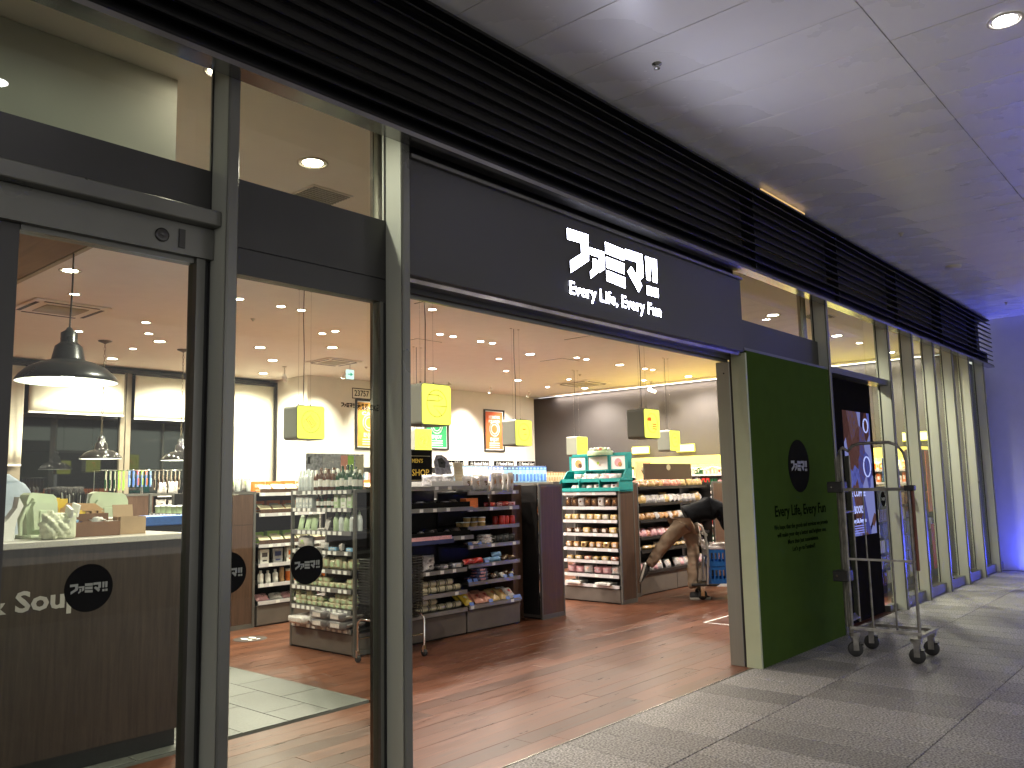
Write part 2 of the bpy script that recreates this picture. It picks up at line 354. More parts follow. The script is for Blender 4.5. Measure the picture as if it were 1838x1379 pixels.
# faint plasterboard joints / access hatches
for (a, b) in ((7.35, 8.1), (10.2, 7.9), (8.9, 6.4), (5.9, 6.1)):
    MB().box(a, a+0.45, b, b+0.45, ZC-0.003, ZC, m=0).box(a+0.006, a+0.444, b+0.006, b+0.444, ZC-0.006, ZC-0.0032, m=1).build('access_hatch', [grout_d, ceil_in], ceil)
bx('wall_back', (8.35, 14.6, 12.0, 12.2, 0, ZC), white_p, None, 'structure')
bx('wall_return', (8.352, 8.5, 12.2, 13.2, 0, ZC), white_p, None, 'structure')
bx('wall_right', (14.40, 14.6, 3.3, 11.998, 0, ZC-0.04), wall_blk, None, 'structure')
bx('wall_left', (-2.2, -2.05, 3.27, 13.2, 0, ZC), white_p, None, 'structure')
ww = bx('wall_window', (-2.0, 8.35, 13.15, 13.3, 0, ZC), charcoal, None, 'structure')
# bulkhead with wood underside
bk = MB().box(-2.0, 1.80, 3.66, 9.0, 2.845, ZC-0.002).build('bulkhead', white_p, None, 'structure')
MB().box(-2.0, 1.77, 3.69, 9.0, 2.82, 2.843).build('wood_soffit', wood_s, bk)
MB().box(1.772, 1.802, 3.66, 9.0, 2.815, 2.843).build('edge_trim', mat('beige_trim', (0.5, 0.40, 0.26), 0.5), bk)
# back windows with roller blinds
bw = thing('back_window', 'dark night window wall across the far end behind the hanging goods', 'window', (0, 0, 0))
for (a, b) in ((-1.9, 1.2), (1.35, 4.12), (4.28, 5.655), (5.815, 6.77)):
    bx('pane', (a, b, 13.08, 13.10, 0.4, 3.36), glass_d, bw)
mull = mat('bronze_mullion', (0.30, 0.26, 0.20), 0.4, 0.4)
for (a, b) in ((1.2, 1.35), (4.12, 4.28), (5.655, 5.72), (5.74, 5.815)): bx('mullion', (a, b, 13.03, 13.12, 0.3, 3.36), mull, bw)
bx('top_rail', (-2.0, 8.35, 12.98, 13.12, 3.36, 3.41), black_m, bw)
bx('sill', (-2.0, 8.35, 12.98, 13.12, 0.25, 0.38), frame_m, bw)
def blind(a, b, z0, lab):
    t = thing('roller_blind', lab, 'blind', (a, 12.95, z0), 0, 'roller blinds on the far windows')
    n = 16; mb = MB(); vs = []; w = b-a; h = 3.33-z0
    for i in range(n+1):
        for j in range(7): vs.append((w*i/n, 0.006*sin(i*1.3+j*.5)*(1-j/6), h*j/6))
    fs = [(i*7+j, (i+1)*7+j, (i+1)*7+j+1, i*7+j+1) for i in range(n) for j in range(6)]
    mb.add(vs, fs, 0, True); o = mb.build('fabric', cream_m, t); s_ = o.modifiers.new('s', 'SOLIDIFY'); s_.thickness = 0.003
    MB().box(0, w, -0.012, 0.012, -0.025, 0.002).build('bottom_bar', tag_m, t)
    MB().tube([(0, 0.0, h+.015), (w, 0.0, h+.015)], 0.018).build('roller', black_m, t)
blind(4.32, 5.66, 2.69, 'wide cream roller blind half drawn behind the two far pendant lamps')
blind(5.83, 6.765, 2.66, 'narrow cream roller blind half drawn right of the bronze mullion')
blind(3.95, 4.26, 1.93, 'long narrow cream roller blind pulled lower than its neighbours')
blind(6.80, 8.31, 0.9, 'cream roller blind pulled right down beside the white corner')
blind(1.4, 3.9, 2.69, 'cream roller blind half drawn at the dark edge of the shop')
bx('corner_strip', (8.318, 8.345, 12.90, 12.94, 0.0, 3.40), black_m, ww)

# ================================================================ outside ceiling, soffit, far blue wall
cp = thing('canopy_ceiling', 'pale glossy panelled ceiling over the walkway', 'ceiling'); cp['kind'] = 'structure'; del cp['category']
bx('ceiling_backing', (-8, 15.6, -6, 3.30, 4.075, 4.2), grout_d, cp)
cells = []; g = 0.006
for i in range(-22, 26):
    xa = 3.04+0.4867*i
    for (ya, yb) in ((1.357, 3.25), (-0.9, 1.357), (-3.2, -0.9), (-5.6, -3.2)):
        cells.append((xa+g/2, min(xa+0.4867-g/2, 15.42), ya+g/2, yb-g/2))
cells = [c for c in cells if c[1] > c[0]+0.05]
pool = {}
for c in cells:
    k = (round(c[1]-c[0], 3), round(c[3]-c[2], 3))
    if k not in pool: pool[k] = MB().box(-k[0]/2, k[0]/2, -k[1]/2, k[1]/2, 0, 0.02, c=0.0015).mesh('ceiling_panel', ceil_out)
    o = put('ceiling_panel', pool[k], cp); o.location = ((c[0]+c[1])/2, (c[2]+c[3])/2, 4.05); o.rotation_euler = (random.uniform(-1, 1)*0.0016, random.uniform(-1, 1)*0.004, 0)
blue_wall = bx('end_wall', (15.42, 15.8, -3.0, 3.30, -0.1, 4.06), mat('end_wall_panel', (0.50, 0.50, 0.62), 0.5, var=0.03), None, 'structure')
blue_wall['label'] = 'plain wall at the far end washed in blue light'
up_l = thing('blue_wall_washer', 'low strip light washing the far end wall blue', 'light', (15.25, -0.2, 0.03))
MB().box(-0.03, 0.03, -2.0, 2.9, 0, 0.04).build('housing', black_m, up_l)
MB().box(-0.012, 0.022, -1.98, 2.88, 0.0405, 0.043).build('diffuser', emis('blue_strip', (0.02, 0.03, 1.0), 1.5), up_l)
lamp('blue_wash', 'AREA', (15.25, 0.25, 0.085), 120, (0.06, 0.09, 1.0), None, (0, R(180+55), 0), 0.04, sy=4.8)
lamp('blue_wash_upper', 'AREA', (15.15, -1.2, 0.09), 8, (0.16, 0.18, 1.0), None, (0, R(180+50), 0), 0.04, sy=3.0)

def downlight(loc, r, power, lab, grp, spot=150, col=WARM, bright=down_m):
    t = thing('downlight', lab, 'downlight', loc, 0, grp)
    MB().lathe([(r*1.25, 0.0), (r*1.22, -0.006), (r*1.02, -0.006), (r, -0.001)], 20).build('trim_ring', ring_m, t)
    MB().lathe([(r*0.99, 0.001), (r*0.6, -0.0035), (0.0001, -0.0045)], 16).build('lamp_lens', bright, t)
    if power: lamp('downlight_lamp', 'SPOT', (0, 0, -0.03), power, col, t, (0, 0, 0), r*0.7, spot, 0.7)
    return t
ring_m = mat('downlight_ring', (0.55, 0.50, 0.42), 0.5)
for i, (a, b) in enumerate(((5.2, 0.8), (1.6, 0.8), (8.9, 0.8), (12.6, 0.8), (1.6, -2.0), (5.2, -2.0), (8.9, -2.0))):
    t = downlight((a, b, 4.048), 0.075, 13 if b > 0 else 8, ['bright recessed walkway downlight in the canopy ceiling panel', 'recessed canopy downlight above the photographer', 'recessed canopy downlight above the end of the green panel', 'recessed canopy downlight nearest the blue wall'][i] if i < 4 else 'recessed canopy downlight on the kerb side of the walkway', 'canopy downlights', 110, (0.95, 0.88, 0.92), emis('cool_lens', (1, 0.97, 1.0), 40.0))
for i, (a, b, n_) in enumerate(((4.26, 2.50, 'small sprinkler head in the ceiling above the shop sign'), (9.155, 2.53, 'small sprinkler head in the ceiling beyond the louvres'), (14.06, 2.5, 'small sprinkler head in the ceiling near the blue wall'))):
    t = thing('sprinkler_head', n_, 'sprinkler', (a, b, 4.05))
    MB().lathe([(0.032, 0), (0.03, -0.006), (0.014, -0.012), (0.012, -0.028), (0.020, -0.030), (0.018, -0.033), (0.001, -0.034)], 14).build('rosette', ring_m if i else steel, t)
t = thing('smoke_detector', 'round flat smoke detector on the canopy ceiling far down the walkway', 'detector', (11.09, 2.5, 4.05))
MB().lathe([(0.09, 0), (0.088, -0.02), (0.06, -0.035), (0.001, -0.038)], 20).build('cover', ring_m, t)

# louvre screen
ls = thing('louvre_screen', 'long dark louvre screen of tilted slats above the whole shopfront', 'louvre screen')
bx('back_panel', (-3.0, 15.2, 3.14, 3.26, 3.47, 4.0), mat('louvre_back', (0.035, 0.032, 0.030), 0.7), ls)
sx_ = [6.62-1.93*i for i in range(6)][::-1]+[6.62+1.93*i for i in range(1, 5)]+[15.18]
pool = {}
for a, b in zip(sx_[:-1], sx_[1:]):
    k = round(b-a, 3)
    if k not in pool:
        pool[k] = MB().prism([(3.045, 0.045), (3.050, 0.052), (2.957, 0.014), (2.953, 0.0), (2.965, 0.0)], 0.0012, k-0.0012, axis='x').mesh('slat', slat_m)
    for j in range(10): o = put('slat', pool[k], ls); o.location = (a, 0, 3.250+0.0735*j)
for a in [q for q in sx_[:-1] if q > 6]: MB().box(a-0.012, a+0.012, 3.0, 3.118, 3.25, 3.98).build('bracket', slat_m, ls)
bx('soffit', (-3.0, 15.2, 2.95, 3.052, 3.222, 3.246), mat('soffit_metal', (0.26, 0.255, 0.25), 0.16, 0.9, rvar=.03), ls)
MB().box(-3.0, 15.2, 3.040, 3.052, 3.247, 3.47).build('upstand', slat_m, ls)
MB().box(-3.0, 15.2, 2.965, 3.13, 3.985, 4.003).build('head_channel', slat_m, ls)
st = thing('slot_light', 'thin warm light strip glinting through the gap above the louvres', 'light', (0, 0, 0))
MB().box(6.75, 7.7, 2.975, 2.99, 4.010, 4.030).build('diffuser', emis('slot_glow', (1, 0.62, 0.25), 0.28), st)
MB().box(6.75, 7.7, 2.9905, 3.01, 4.0035, 4.035).build('housing', slat_m, st)

# ================================================================ shopfront frame
sf = thing('shopfront', 'dark metal and glass shopfront frame with projecting fins', 'shopfront')
FR = [1.781, 2.731]
FR2 = [8.34, 10.25, 11.19, 12.13, 13.08, 14.03, 14.98]
def fin(xr, parent):
    MB().box(xr-0.049, xr, 3.072, 3.215, 0, 3.46, m=0).build('fin', fin_m, parent)
    MB().box(xr-0.050, xr+0.001, 3.055, 3.0715, 0, 3.46, c=0.006).build('fin_cap', edge_m, parent)
    MB().box(xr-0.054, xr-0.0495, 3.187, 3.197, 0, 3.45).build('gasket', black_m, parent)
for q in FR+FR2+[-0.12]: fin(q, sf)
GY = 3.20
def pane(a, b, z0, z1, y=GY): return bx('glass_pane', (a, b, y, y+0.008, z0, z1), glass_m, sf)
def bar(a, b, y0, y1, z0, z1, ma=charcoal, n='transom', c=0.0): return bx(n, (a, b, y0, y1, z0, z1), ma, sf, c=c)
# left bay (door)
pane(-0.11, 1.725, 2.85, 3.44); bar(-0.11, 1.729, 3.19, 3.26, 2.652, 2.848)
bar(-0.11, 1.731, 3.10, 3.25, 2.585, 2.650, edge_m, c=0.004)
bar(-0.11, 1.728, 3.155, 3.25, 2.455, 2.583, edge_m, 'door_header')
bar(1.01, 1.66, 3.185, 3.24, 2.435, 2.4545, edge_m, 'door_rail')
o = MB().lathe([(0.028, 0), (0.028, 0.006), (0.022, 0.008), (0.001, 0.005)], 20).build('door_sensor', mat('sensor', (0.03, 0.028, 0.026), 0.25), sf); o.rotation_euler = (pi/2, 0, 0); o.location = (1.505, 3.155, 2.515)
bx('sensor_cover', (1.575, 1.60, 3.148, 3.1545, 2.478, 2.555), charcoal, sf)
bar(1.663, 1.700, 3.17, 3.24, 0, 2.454, edge_m, 'door_stile'); bar(1.702, 1.729, 3.195, 3.25, 0, 2.454, black_m, 'jamb_seal')
pane(1.01, 1.662, 0.0, 2.434)
bar(-0.11, 1.008, 3.19, 3.26, 0, 2.454, mat('dark_pocket_panel', (0.03, 0.028, 0.026), 0.4), 'pocket_panel')
# middle bay
pane(1.79, 2.675, 2.85, 3.44); bar(1.783, 2.680, 3.185, 3.25, 2.545, 2.848); bar(1.783, 2.680, 3.192, 3.25, 2.538, 2.5445, black_m, 'joint'); bar(1.783, 2.680, 3.185, 3.25, 2.425, 2.5375)
pane(1.79, 2.64, 0.0, 2.424)
bar(2.642, 2.662, 3.185, 3.24, 0, 2.424, edge_m, 'window_stile'); bar(2.664, 2.680, 3.19, 3.24, 0, 2.424, black_m, 'window_seal')
def icol(a, b, y0, y1, z1):
    MB().box(a, b, y0, y1, 0, z1, c=0.004).build('steel_post', steel, sf)
icol(2.662, 2.725, 3.262, 3.292, 3.44)
# right part: green panel, transom windows
bx('glass_pane', (6.50, 8.28, GY, GY+0.008, 2.872, 3.44), glass_m, sf)
bar(6.45, 8.289, 3.16, 3.26, 2.585, 2.870); bar(6.45, 8.289, 3.075, 3.158, 2.578, 2.60, edge_m)
icol(8.17, 8.30, 3.262, 3.30, 3.44)
for a, b in zip(FR2[:-1], FR2[1:]):
    if a == 8.34:
        pane(a+.002, b-.052, 2.63, 3.44); bar(a+.001, b-.050, 3.09, 3.25, 2.565, 2.628, edge_m); pane(9.98, b-.052, 0.07, 2.564)
        bar(9.95, b-.05, 3.17, 3.24, 0.0, 0.068, edge_m, 'bottom_rail')
    else:
        pane(a+.002, b-.052, 0.12, 3.44); bar(a+.001, b-.05, 3.12, 3.25, 0, 0.118, edge_m, 'bottom_rail')
pane(14.985, 15.40, 0.12, 3.44); bar(14.985, 15.41, 3.12, 3.25, 0, 0.118, edge_m, 'bottom_rail')
bx('end_post', (14.99, 15.41, 3.26, 3.32, 0, 3.3), charcoal, sf)
# header above glass inside
bar(-2.2, 15.0, 3.19, 3.268, 3.441, 3.47, charcoal, 'head_rail')

# green panel
gp = thing('green_wall_panel', 'dark green panel with round black logo beside the shop opening', 'wall panel', (6.455, 3.07, 0))
MB().box(0.02, 1.833, 0, 0.07, 0.0, 2.576).build('green_face', green_m, gp)
MB().box(-0.006, 0.018, 0.0, 0.13, 0, 2.556, c=0.002).build('corner_reveal', mat('pale_reveal', (0.40, 0.44, 0.30), 0.4, 0.1, var=0.04), gp)
MB().box(-0.003, 0.016, 0.131, 0.148, 0, 2.556).build('reveal_seal', black_m, gp)
o = MB().lathe([(0.237, 0), (0.237, 0.0015)], 48).build('logo_disc', mat('black_vinyl', (0.012, 0.012, 0.012), 0.6, spec=0.0), gp)
o.rotation_euler = (pi/2, 0, 0); o.location = (0.962, -0.0006, 1.617)
logo(0.36, mat('grey_print', (0.30, 0.31, 0.27), 0.5), (0.962, -0.0026, 1.617), gp, 0.001)
vin = mat('dark_green_vinyl', (0.005, 0.009, 0.003), 0.7, spec=0.0)
wall_text('Every Life, Every Fun', 0.13, vin, (0.39, -0.0015, 1.185), gp, 0.0008, 0.0025, fitw=1.13)
for s_, z, w in (('We hope that the goods and services we provide', 1.075, 1.20), ('will make your day a better and brighter one.', 1.008, 1.09), ('More than just convenience.', 0.942, 0.68), ("Let's go to Famima!!", 0.876, 0.50)):
    wall_text(s_, 0.055, vin, (0.962-w/2, -0.0015, z), gp, 0.0008, 0.0008, fitw=w)
jb = thing('steel_door_post', 'brushed steel post on the far side of the open entrance', 'door post', (6.449, 3.221, 0))
MB().box(0, 0.085, 0, 0.122, 0, 2.50, c=0.003).build('post', mat('satin_steel_post', (0.30, 0.31, 0.27), 0.34, 0.55, vscale=2, var=0.05, stretch=(8, 8, .4), rvar=.03), jb)
MB().box(0.086, 0.10, 0.02, 0.05, 0, 2.50).build('seal', black_m, jb)
o = MB().cyl((0.0, 0.0), 0.007, -0.002, 0.0, 12).build('lock_hole', black_m, jb); o.rotation_euler = (0, R(-90), 0); o.location = (-0.003, 0.05, 2.40)

# sign
sg = thing('shop_sign', 'dark fascia sign with glowing white katakana letters over the entrance', 'sign', (2.735, 3.07, 0))
MB().box(0, 3.695, 0, 0.115, 2.560, 3.165, c=0.002).box(0, 3.695, 0.06, 0.115, 3.19, 3.46).build('fascia_panel', sign_m, sg)
MB().box(0.0, 3.695, -0.022, 0.12, 3.1665, 3.186).build('ledge', mat('ledge_metal', (0.13, 0.125, 0.12), 0.4, 0.4), sg)
MB().box(0.0, 3.695, 0.03, 0.115, 2.530, 2.5585).build('mirror_trim', mat('mirror_strip', (0.5, 0.45, 0.42), 0.12, 1.0, vscale=5, var=0.3), sg)
MB().box(0.0, 3.695, 0.12, 0.15, 2.505, 2.552).build('door_track', black_m, sg); MB().box(0.0, 3.695, 0.152, 0.17, 2.485, 2.545).build('track_cover', edge_m, sg)
logo(1.084, letter_m, (1.298+0.5366, -0.002, 2.80+0.1463), sg, 0.007, each=True)
wall_text('Every Life, Every Fun', 0.118, black_m, (1.308, -0.003, 2.672), sg, 0.0028, 0.0016, fitw=1.075, name='letter_backing')
wall_text('Every Life, Every Fun', 0.118, letter_m, (1.308, -0.0064, 2.672), sg, 0.0003, 0.0010, fitw=1.075)

# decals on glass
def decal(x, z, lab):
    t = thing('round_glass_decal', lab, 'decal', (x, GY-0.002, z)); o = MB().lathe([(0.085, 0), (0.085, 0.001)], 40).build('disc', MC['black_vinyl'], t); o.rotation_euler = (pi/2, 0, 0)
    logo(0.135, MC['grey_print'], (0, -0.002, 0.0), t, 0.0006)
decal(1.296, 1.162, 'round black logo decal on the door glass over the counter lettering')
decal(1.845, 1.165, 'round black logo decal half hidden behind the first fin')
decal(2.232, 1.165, 'round black logo decal on the glass in front of the bottle rack')
decal(10.06, 1.25, 'round black logo decal on glass right of the display screen')
decal(11.10, 1.25, 'round black logo decal on glass behind the roll cage')
nd = thing('address_decal', 'black store number and name lettering high on the glass', 'decal', (0, GY-0.002, 0))
vb = MC['black_vinyl']
wall_text('23757', 0.040, vb, (2.493, 0, 1.942), nd, 0.0004, 0.0004, fitw=0.088)
for d in ((2.48, 2.595, 1.976, 1.980), (2.48, 2.595, 1.928, 1.932), (2.48, 2.4835, 1.932, 1.976), (2.5915, 2.595, 1.932, 1.976)): bx('frame_line', (d[0], d[1], -0.0004, 0.0004, d[2], d[3]), vb, nd)
logo(0.082, vb, (2.455, 0, 1.894), nd, 0.0004)
wall_text('秋葉原UDX店', 0.036, vb, (2.512, 0, 1.877), nd, 0.0004, 0.0006, fitw=0.135)

# digital signage
kb = thing('digital_signage', 'tall black cabinet with a lit advertising screen behind the glass', 'display screen', (0, 0, 0))
MB().box(8.40, 9.94, 3.225, 3.33, 0.0, 2.56, c=0.004).build('cabinet', mat('cabinet_black', (0.010, 0.009, 0.010), 0.7, spec=0.0), kb)
M = bpy.data.materials.new('screen_picture'); M.use_nodes = True; t_ = M.node_tree; t_.nodes.clear()
out = t_.nodes.new('ShaderNodeOutputMaterial'); e = t_.nodes.new('ShaderNodeEmission'); e.inputs[1].default_value = 0.15
tc = t_.nodes.new('ShaderNodeTexCoord'); mp = t_.nodes.new('ShaderNodeMapping'); mp.inputs['Rotation'].default_value = (0, 0.5, 0); mp.inputs['Scale'].default_value = (2.2, 1, 1.3)
n1 = t_.nodes.new('ShaderNodeTexVoronoi'); n1.inputs['Scale'].default_value = 2.1; n1.feature = 'F1'; n1.distance = 'CHEBYCHEV'
t_.links.new(tc.outputs['Object'], mp.inputs[0]); t_.links.new(mp.outputs[0], n1.inputs['Vector'])
n2 = t_.nodes.new('ShaderNodeTexNoise'); n2.inputs['Scale'].default_value = 14; n2.inputs['Detail'].default_value = 6; t_.links.new(mp.outputs[0], n2.inputs['Vector'])
sp = t_.nodes.new('ShaderNodeSeparateColor'); t_.links.new(n1.outputs['Color'], sp.inputs[0])
ad = t_.nodes.new('ShaderNodeMath'); ad.operation = 'MULTIPLY_ADD'; ad.inputs[1].default_value = 0.35; t_.links.new(n2.outputs[0], ad.inputs[0]); t_.links.new(sp.outputs[0], ad.inputs[2])
cr = t_.nodes.new('ShaderNodeValToRGB'); cr.color_ramp.interpolation = 'LINEAR'
for p_, c_ in ((0.0, (0.01, 0.01, 0.03)), (0.35, (0.04, 0.02, 0.03)), (0.55, (0.16, 0.07, 0.06)), (0.7, (0.22, 0.12, 0.12)), (0.8, (0.10, 0.11, 0.45)), (0.95, (0.22, 0.26, 0.9))):
    el = cr.color_ramp.elements.new(p_); el.color = (*c_, 1)
cr.color_ramp.elements[0].color = (0.01, 0.01, 0.03, 1); cr.color_ramp.elements[-1].color = (0.40, 0.44, 1.0, 1)
t_.links.new(ad.outputs[0], cr.inputs[0]); t_.links.new(cr.outputs[0], e.inputs[0]); t_.links.new(e.outputs[0], out.inputs[0])
bx('screen', (9.02, 9.84, 3.221, 3.2245, 0.88, 2.225), M, kb)
scr_t = emis('screen_white', (0.45, 0.52, 1.0), 0.35)
for s_, z, w, h in (('& COFFEE', 1.30, 0.45, 0.11), ('& BOOKS', 1.12, 0.36, 0.11), ('Every Life, Every Fun', 1.02, 0.42, 0.06)): wall_text(s_, h, scr_t, (9.10, 3.220, z), kb, 0.0005, 0.003, fitw=w)
for z in (0.985, 0.96, 0.935, 0.91): bx('text_line', (9.10, 9.50, 3.2195, 3.2208, z-0.006, z+0.006), emis('screen_dim', (0.25, 0.28, 0.8), 0.3), kb)
for (a, b, r_) in ((9.70, 2.08, 0.075), (9.66, 1.62, 0.11)):
    pts = [(a+r_*cos(2*pi*i/32), 3.219, b+r_*sin(2*pi*i/32)) for i in range(32)]; MB().tube(pts, 0.008, 5, close=True).build('ring_logo', scr_t, kb)

# ================================================================ interior downlights
small = [(4.0,10.45),(4.67,10.05),(4.33,9.40),(5.02,11.26),(4.46,7.61),(4.96,7.62),(5.23,7.64),(6.23,8.64),(6.25,8.40),(6.25,6.64),(3.20,8.50),
 (7.36,7.68),(7.60,7.68),(8.14,7.70),(8.37,7.69),(9.49,8.59),(10.62,9.45),(10.33,7.71),(10.59,7.72),(12.27,7.70),(12.50,7.69),(12.4,9.46),(13.68,8.62),(13.05,10.5),(12.38,4.11)]
big = [(2.85,4.06),(2.82,7.61),(5.02,10.49),(5.19,12.3),(6.43,12.3),(6.23,10.07),(7.0,10.96),(6.96,9.42),(7.68,12.3),(9.46,10.06),(9.52,7.98),(11.53,7.72),(13.84,7.74),(13.83,10.14),(11.76,10.18),(9.44,4.11),(11.50,4.11),(13.73,4.09)]
t = downlight((1.885, 3.45, ZC), 0.05, 0, 'added small downlight hidden by the first fin, brightening the white bulkhead', None)
lamp('added_bulkhead_wash', 'SPOT', (1.87, 3.44, ZC-.04), INT*.16, (1, .93, .85), None, (0, R(-38), 0), .04, 110, 1.0)  # this lamp and the fixture above are added, unseen, to brighten the bulkhead
wash = [(8.51,11.2),(9.75,11.2),(10.93,11.18),(12.1,11.2),(13.29,11.21)]
for p in small:
    near = 'near the windows' if p[1] > 9.3 and p[0] < 6 else ('over the bread racks' if p[0] > 9.9 else ('over the snack shelves' if p[0] > 7 else 'over the bottle rack aisle'))
    downlight((*p, ZC), 0.050, INT*0.5, 'small recessed ceiling downlight '+near, 'small downlights '+near)
for p in big:
    near = 'close behind the shopfront glass' if p[1] < 5 else ('by the far windows' if p[0] < 8 and p[1] > 9 else ('over the bread and chilled case' if p[0] > 11 else ('over the far counter side' if p[0] < 7.2 else 'over the black shelves')))
    downlight((*p, ZC), 0.075, INT, 'larger recessed ceiling downlight '+near, 'large downlights '+near)
for p in wash:
    t = thing('spotlight', 'small white spotlight aimed at the poster wall', 'spotlight', (*p, ZC), 0, 'poster wall spotlights')
    MB().cyl((0, 0), 0.04, -0.008, 0).cyl((0, 0), 0.006, -0.05, -0.008, 8).build('mount', ceil_in, t)
    Mx = T(0, 0, -0.075, 0, 1, R(35)); o = MB().lathe([(0.026, -0.05), (0.032, 0.05), (0.001, 0.052)], 14, M=Mx).build('head', ceil_in, t)
    MB().lathe([(0.026, -0.051), (0.001, -0.0515)], 14, M=Mx).build('lens', down_m, t)
    lamp('spot_lamp', 'SPOT', (0, 0.03, -0.13), INT*0.50, WARM, t, (R(38), 0, 0), 0.03, 75, 0.8)
for p in ((4.8, 12.2), (6.35, 12.2), (7.65, 12.2)): lamp('blind_wash', 'SPOT', (p[0], p[1], ZC-0.05), INT*0.22, (1, .90, .74), None, (R(25), 0, 0), 0.03, 80, 0.8)
cv = thing('cove_light', 'long hidden cove light grazing the charcoal wall', 'light', (0, 0, 0))
MB().box(14.18, 14.37, 3.6, 11.4, ZC-0.034, ZC-0.004).build('cove_lip', ceil_in, cv)
lamp('cove_lamp', 'AREA', (14.33, 7.5, ZC-0.045), 34, (1, 0.86, 0.72), None, (0, R(12), 0), 0.05, sy=7.7)
MB().box(14.30, 14.36, 3.7, 11.3, ZC-0.041, ZC-0.036).build('diffuser', emis('cove_glow', (1, .85, .7), 3.0), cv)

# AC cassettes, grilles, exit sign, cameras
def cassette(x, y, w, lab, rz=0.0):
    t = thing('air_conditioner', lab, 'air conditioner', (x, y, ZC), rz)
    h = w/2; MB().box(-h, h, -h, h, -0.022, 0, c=0.01).build('panel', ceil_in, t)
    for s_ in (0, 1, 2, 3): MB().box(-h*0.72, h*0.72, -h*0.90, -h*0.80, -0.026, -0.0222, M=Matrix.Rotation(s_*pi/2, 4, 'Z')).build('air_slot', black_m, t)
    MB().box(-h*0.55, h*0.55, -h*0.55, h*0.55, -0.030, -0.0225).build('intake_grille', mat('intake', (0.42, 0.40, 0.32), 0.7, bump=0.4, bscale=150), t)
cassette(7.75, 10.45, 0.62, 'square ceiling air conditioner above the orange boxes'); cassette(3.35, 9.25, 0.75, 'square ceiling air conditioner left behind the near pendant lamp'); cassette(13.1, 9.65, 0.8, 'square ceiling air conditioner near the charcoal wall'); cassette(6.2, 5.0, 0.7, 'square ceiling air conditioner close behind the entrance sign')
for (x, y, w, d, lab) in ((3.22, 4.50, 0.32, 0.30, 'square perforated ceiling grille behind the high middle glass'), (9.9, 3.75, .4, .3, 'ceiling air grille seen through the high glass on the far side'), (2.6, 9.9, 0.5, 0.3, 'ceiling air grille at the dark left edge')):
    t = thing('ceiling_grille', lab, 'ceiling grille', (x, y, ZC)); MB().box(-w/2, w/2, -d/2, d/2, -0.008, 0).build('frame', ceil_in, t)
    for i in range(9): MB().box(-w/2+.015, w/2-.015, -d/2+.015+i*(d-.03)/9, -d/2+.015+(i+.6)*(d-.03)/9, -0.0125, -0.0083).build('slat', mat('grille_slat', (0.22, 0.22, 0.19), 0.6), t)
es = thing('exit_sign', 'small lit green and white exit sign hanging from the ceiling', 'exit sign', (8.16, 10.58, 3.22))
MB().box(-0.075, 0.075, -0.012, 0.012, 0, 0.15, c=0.003).build('box', emis('exit_white', (0.75, 1, 0.95), .4), es)
MB().prism([(-.05, .068), (.0, .068), (.0, .045), (.05, .075), (.0, .105), (.0, .082), (-.05, .082)], -0.0145, -0.0125, axis='y').build('arrow', emis('exit_green', (0.0, 0.35, 0.18), .4), es)
MB().box(-0.004, 0.004, -0.004, 0.004, 0.15, 0.23).build('rod', steel, es)
for (x, y, rz, lab) in ((13.9, 8.6, 0.5, 'white security camera mounted below the cove of the charcoal wall'), (7.5, 11.4, 2.3, 'security camera near the white corner')):
    t = thing('security_camera', lab, 'camera', (x, y, ZC), rz); MB().cyl((0, 0), 0.035, -0.01, 0).cyl((0, 0), 0.009, -0.16, -0.01, 8).build('mount', ring_m, t)
    MB().box(-0.03, 0.03, -0.10, 0.06, -0.03, 0.03, M=T(0, 0, -0.18, 0, 1, R(25)), c=0.006).build('camera_body', tag_m, t)
    MB().lathe([(0.02, 0), (0.02, 0.012), (0.001, 0.013)], 12, M=T(0, 0, -0.18, 0, 1, R(25)) @ T(0, -0.10, 0, 0, 1, R(90))).build('lens', black_m, t)
for p in ((5.1, 8.4), (8.5, 10.6), (12.0, 8.9), (10.9, 5.9)):
    t = thing('ceiling_sprinkler', 'tiny sprinkler rosette on the shop ceiling', 'sprinkler', (*p, ZC), 0, 'shop ceiling sprinklers'); MB().lathe([(0.03, 0), (0.02, -0.01), (0.006, -0.03), (0.001, -0.031)], 10).build('rosette', ring_m, t)

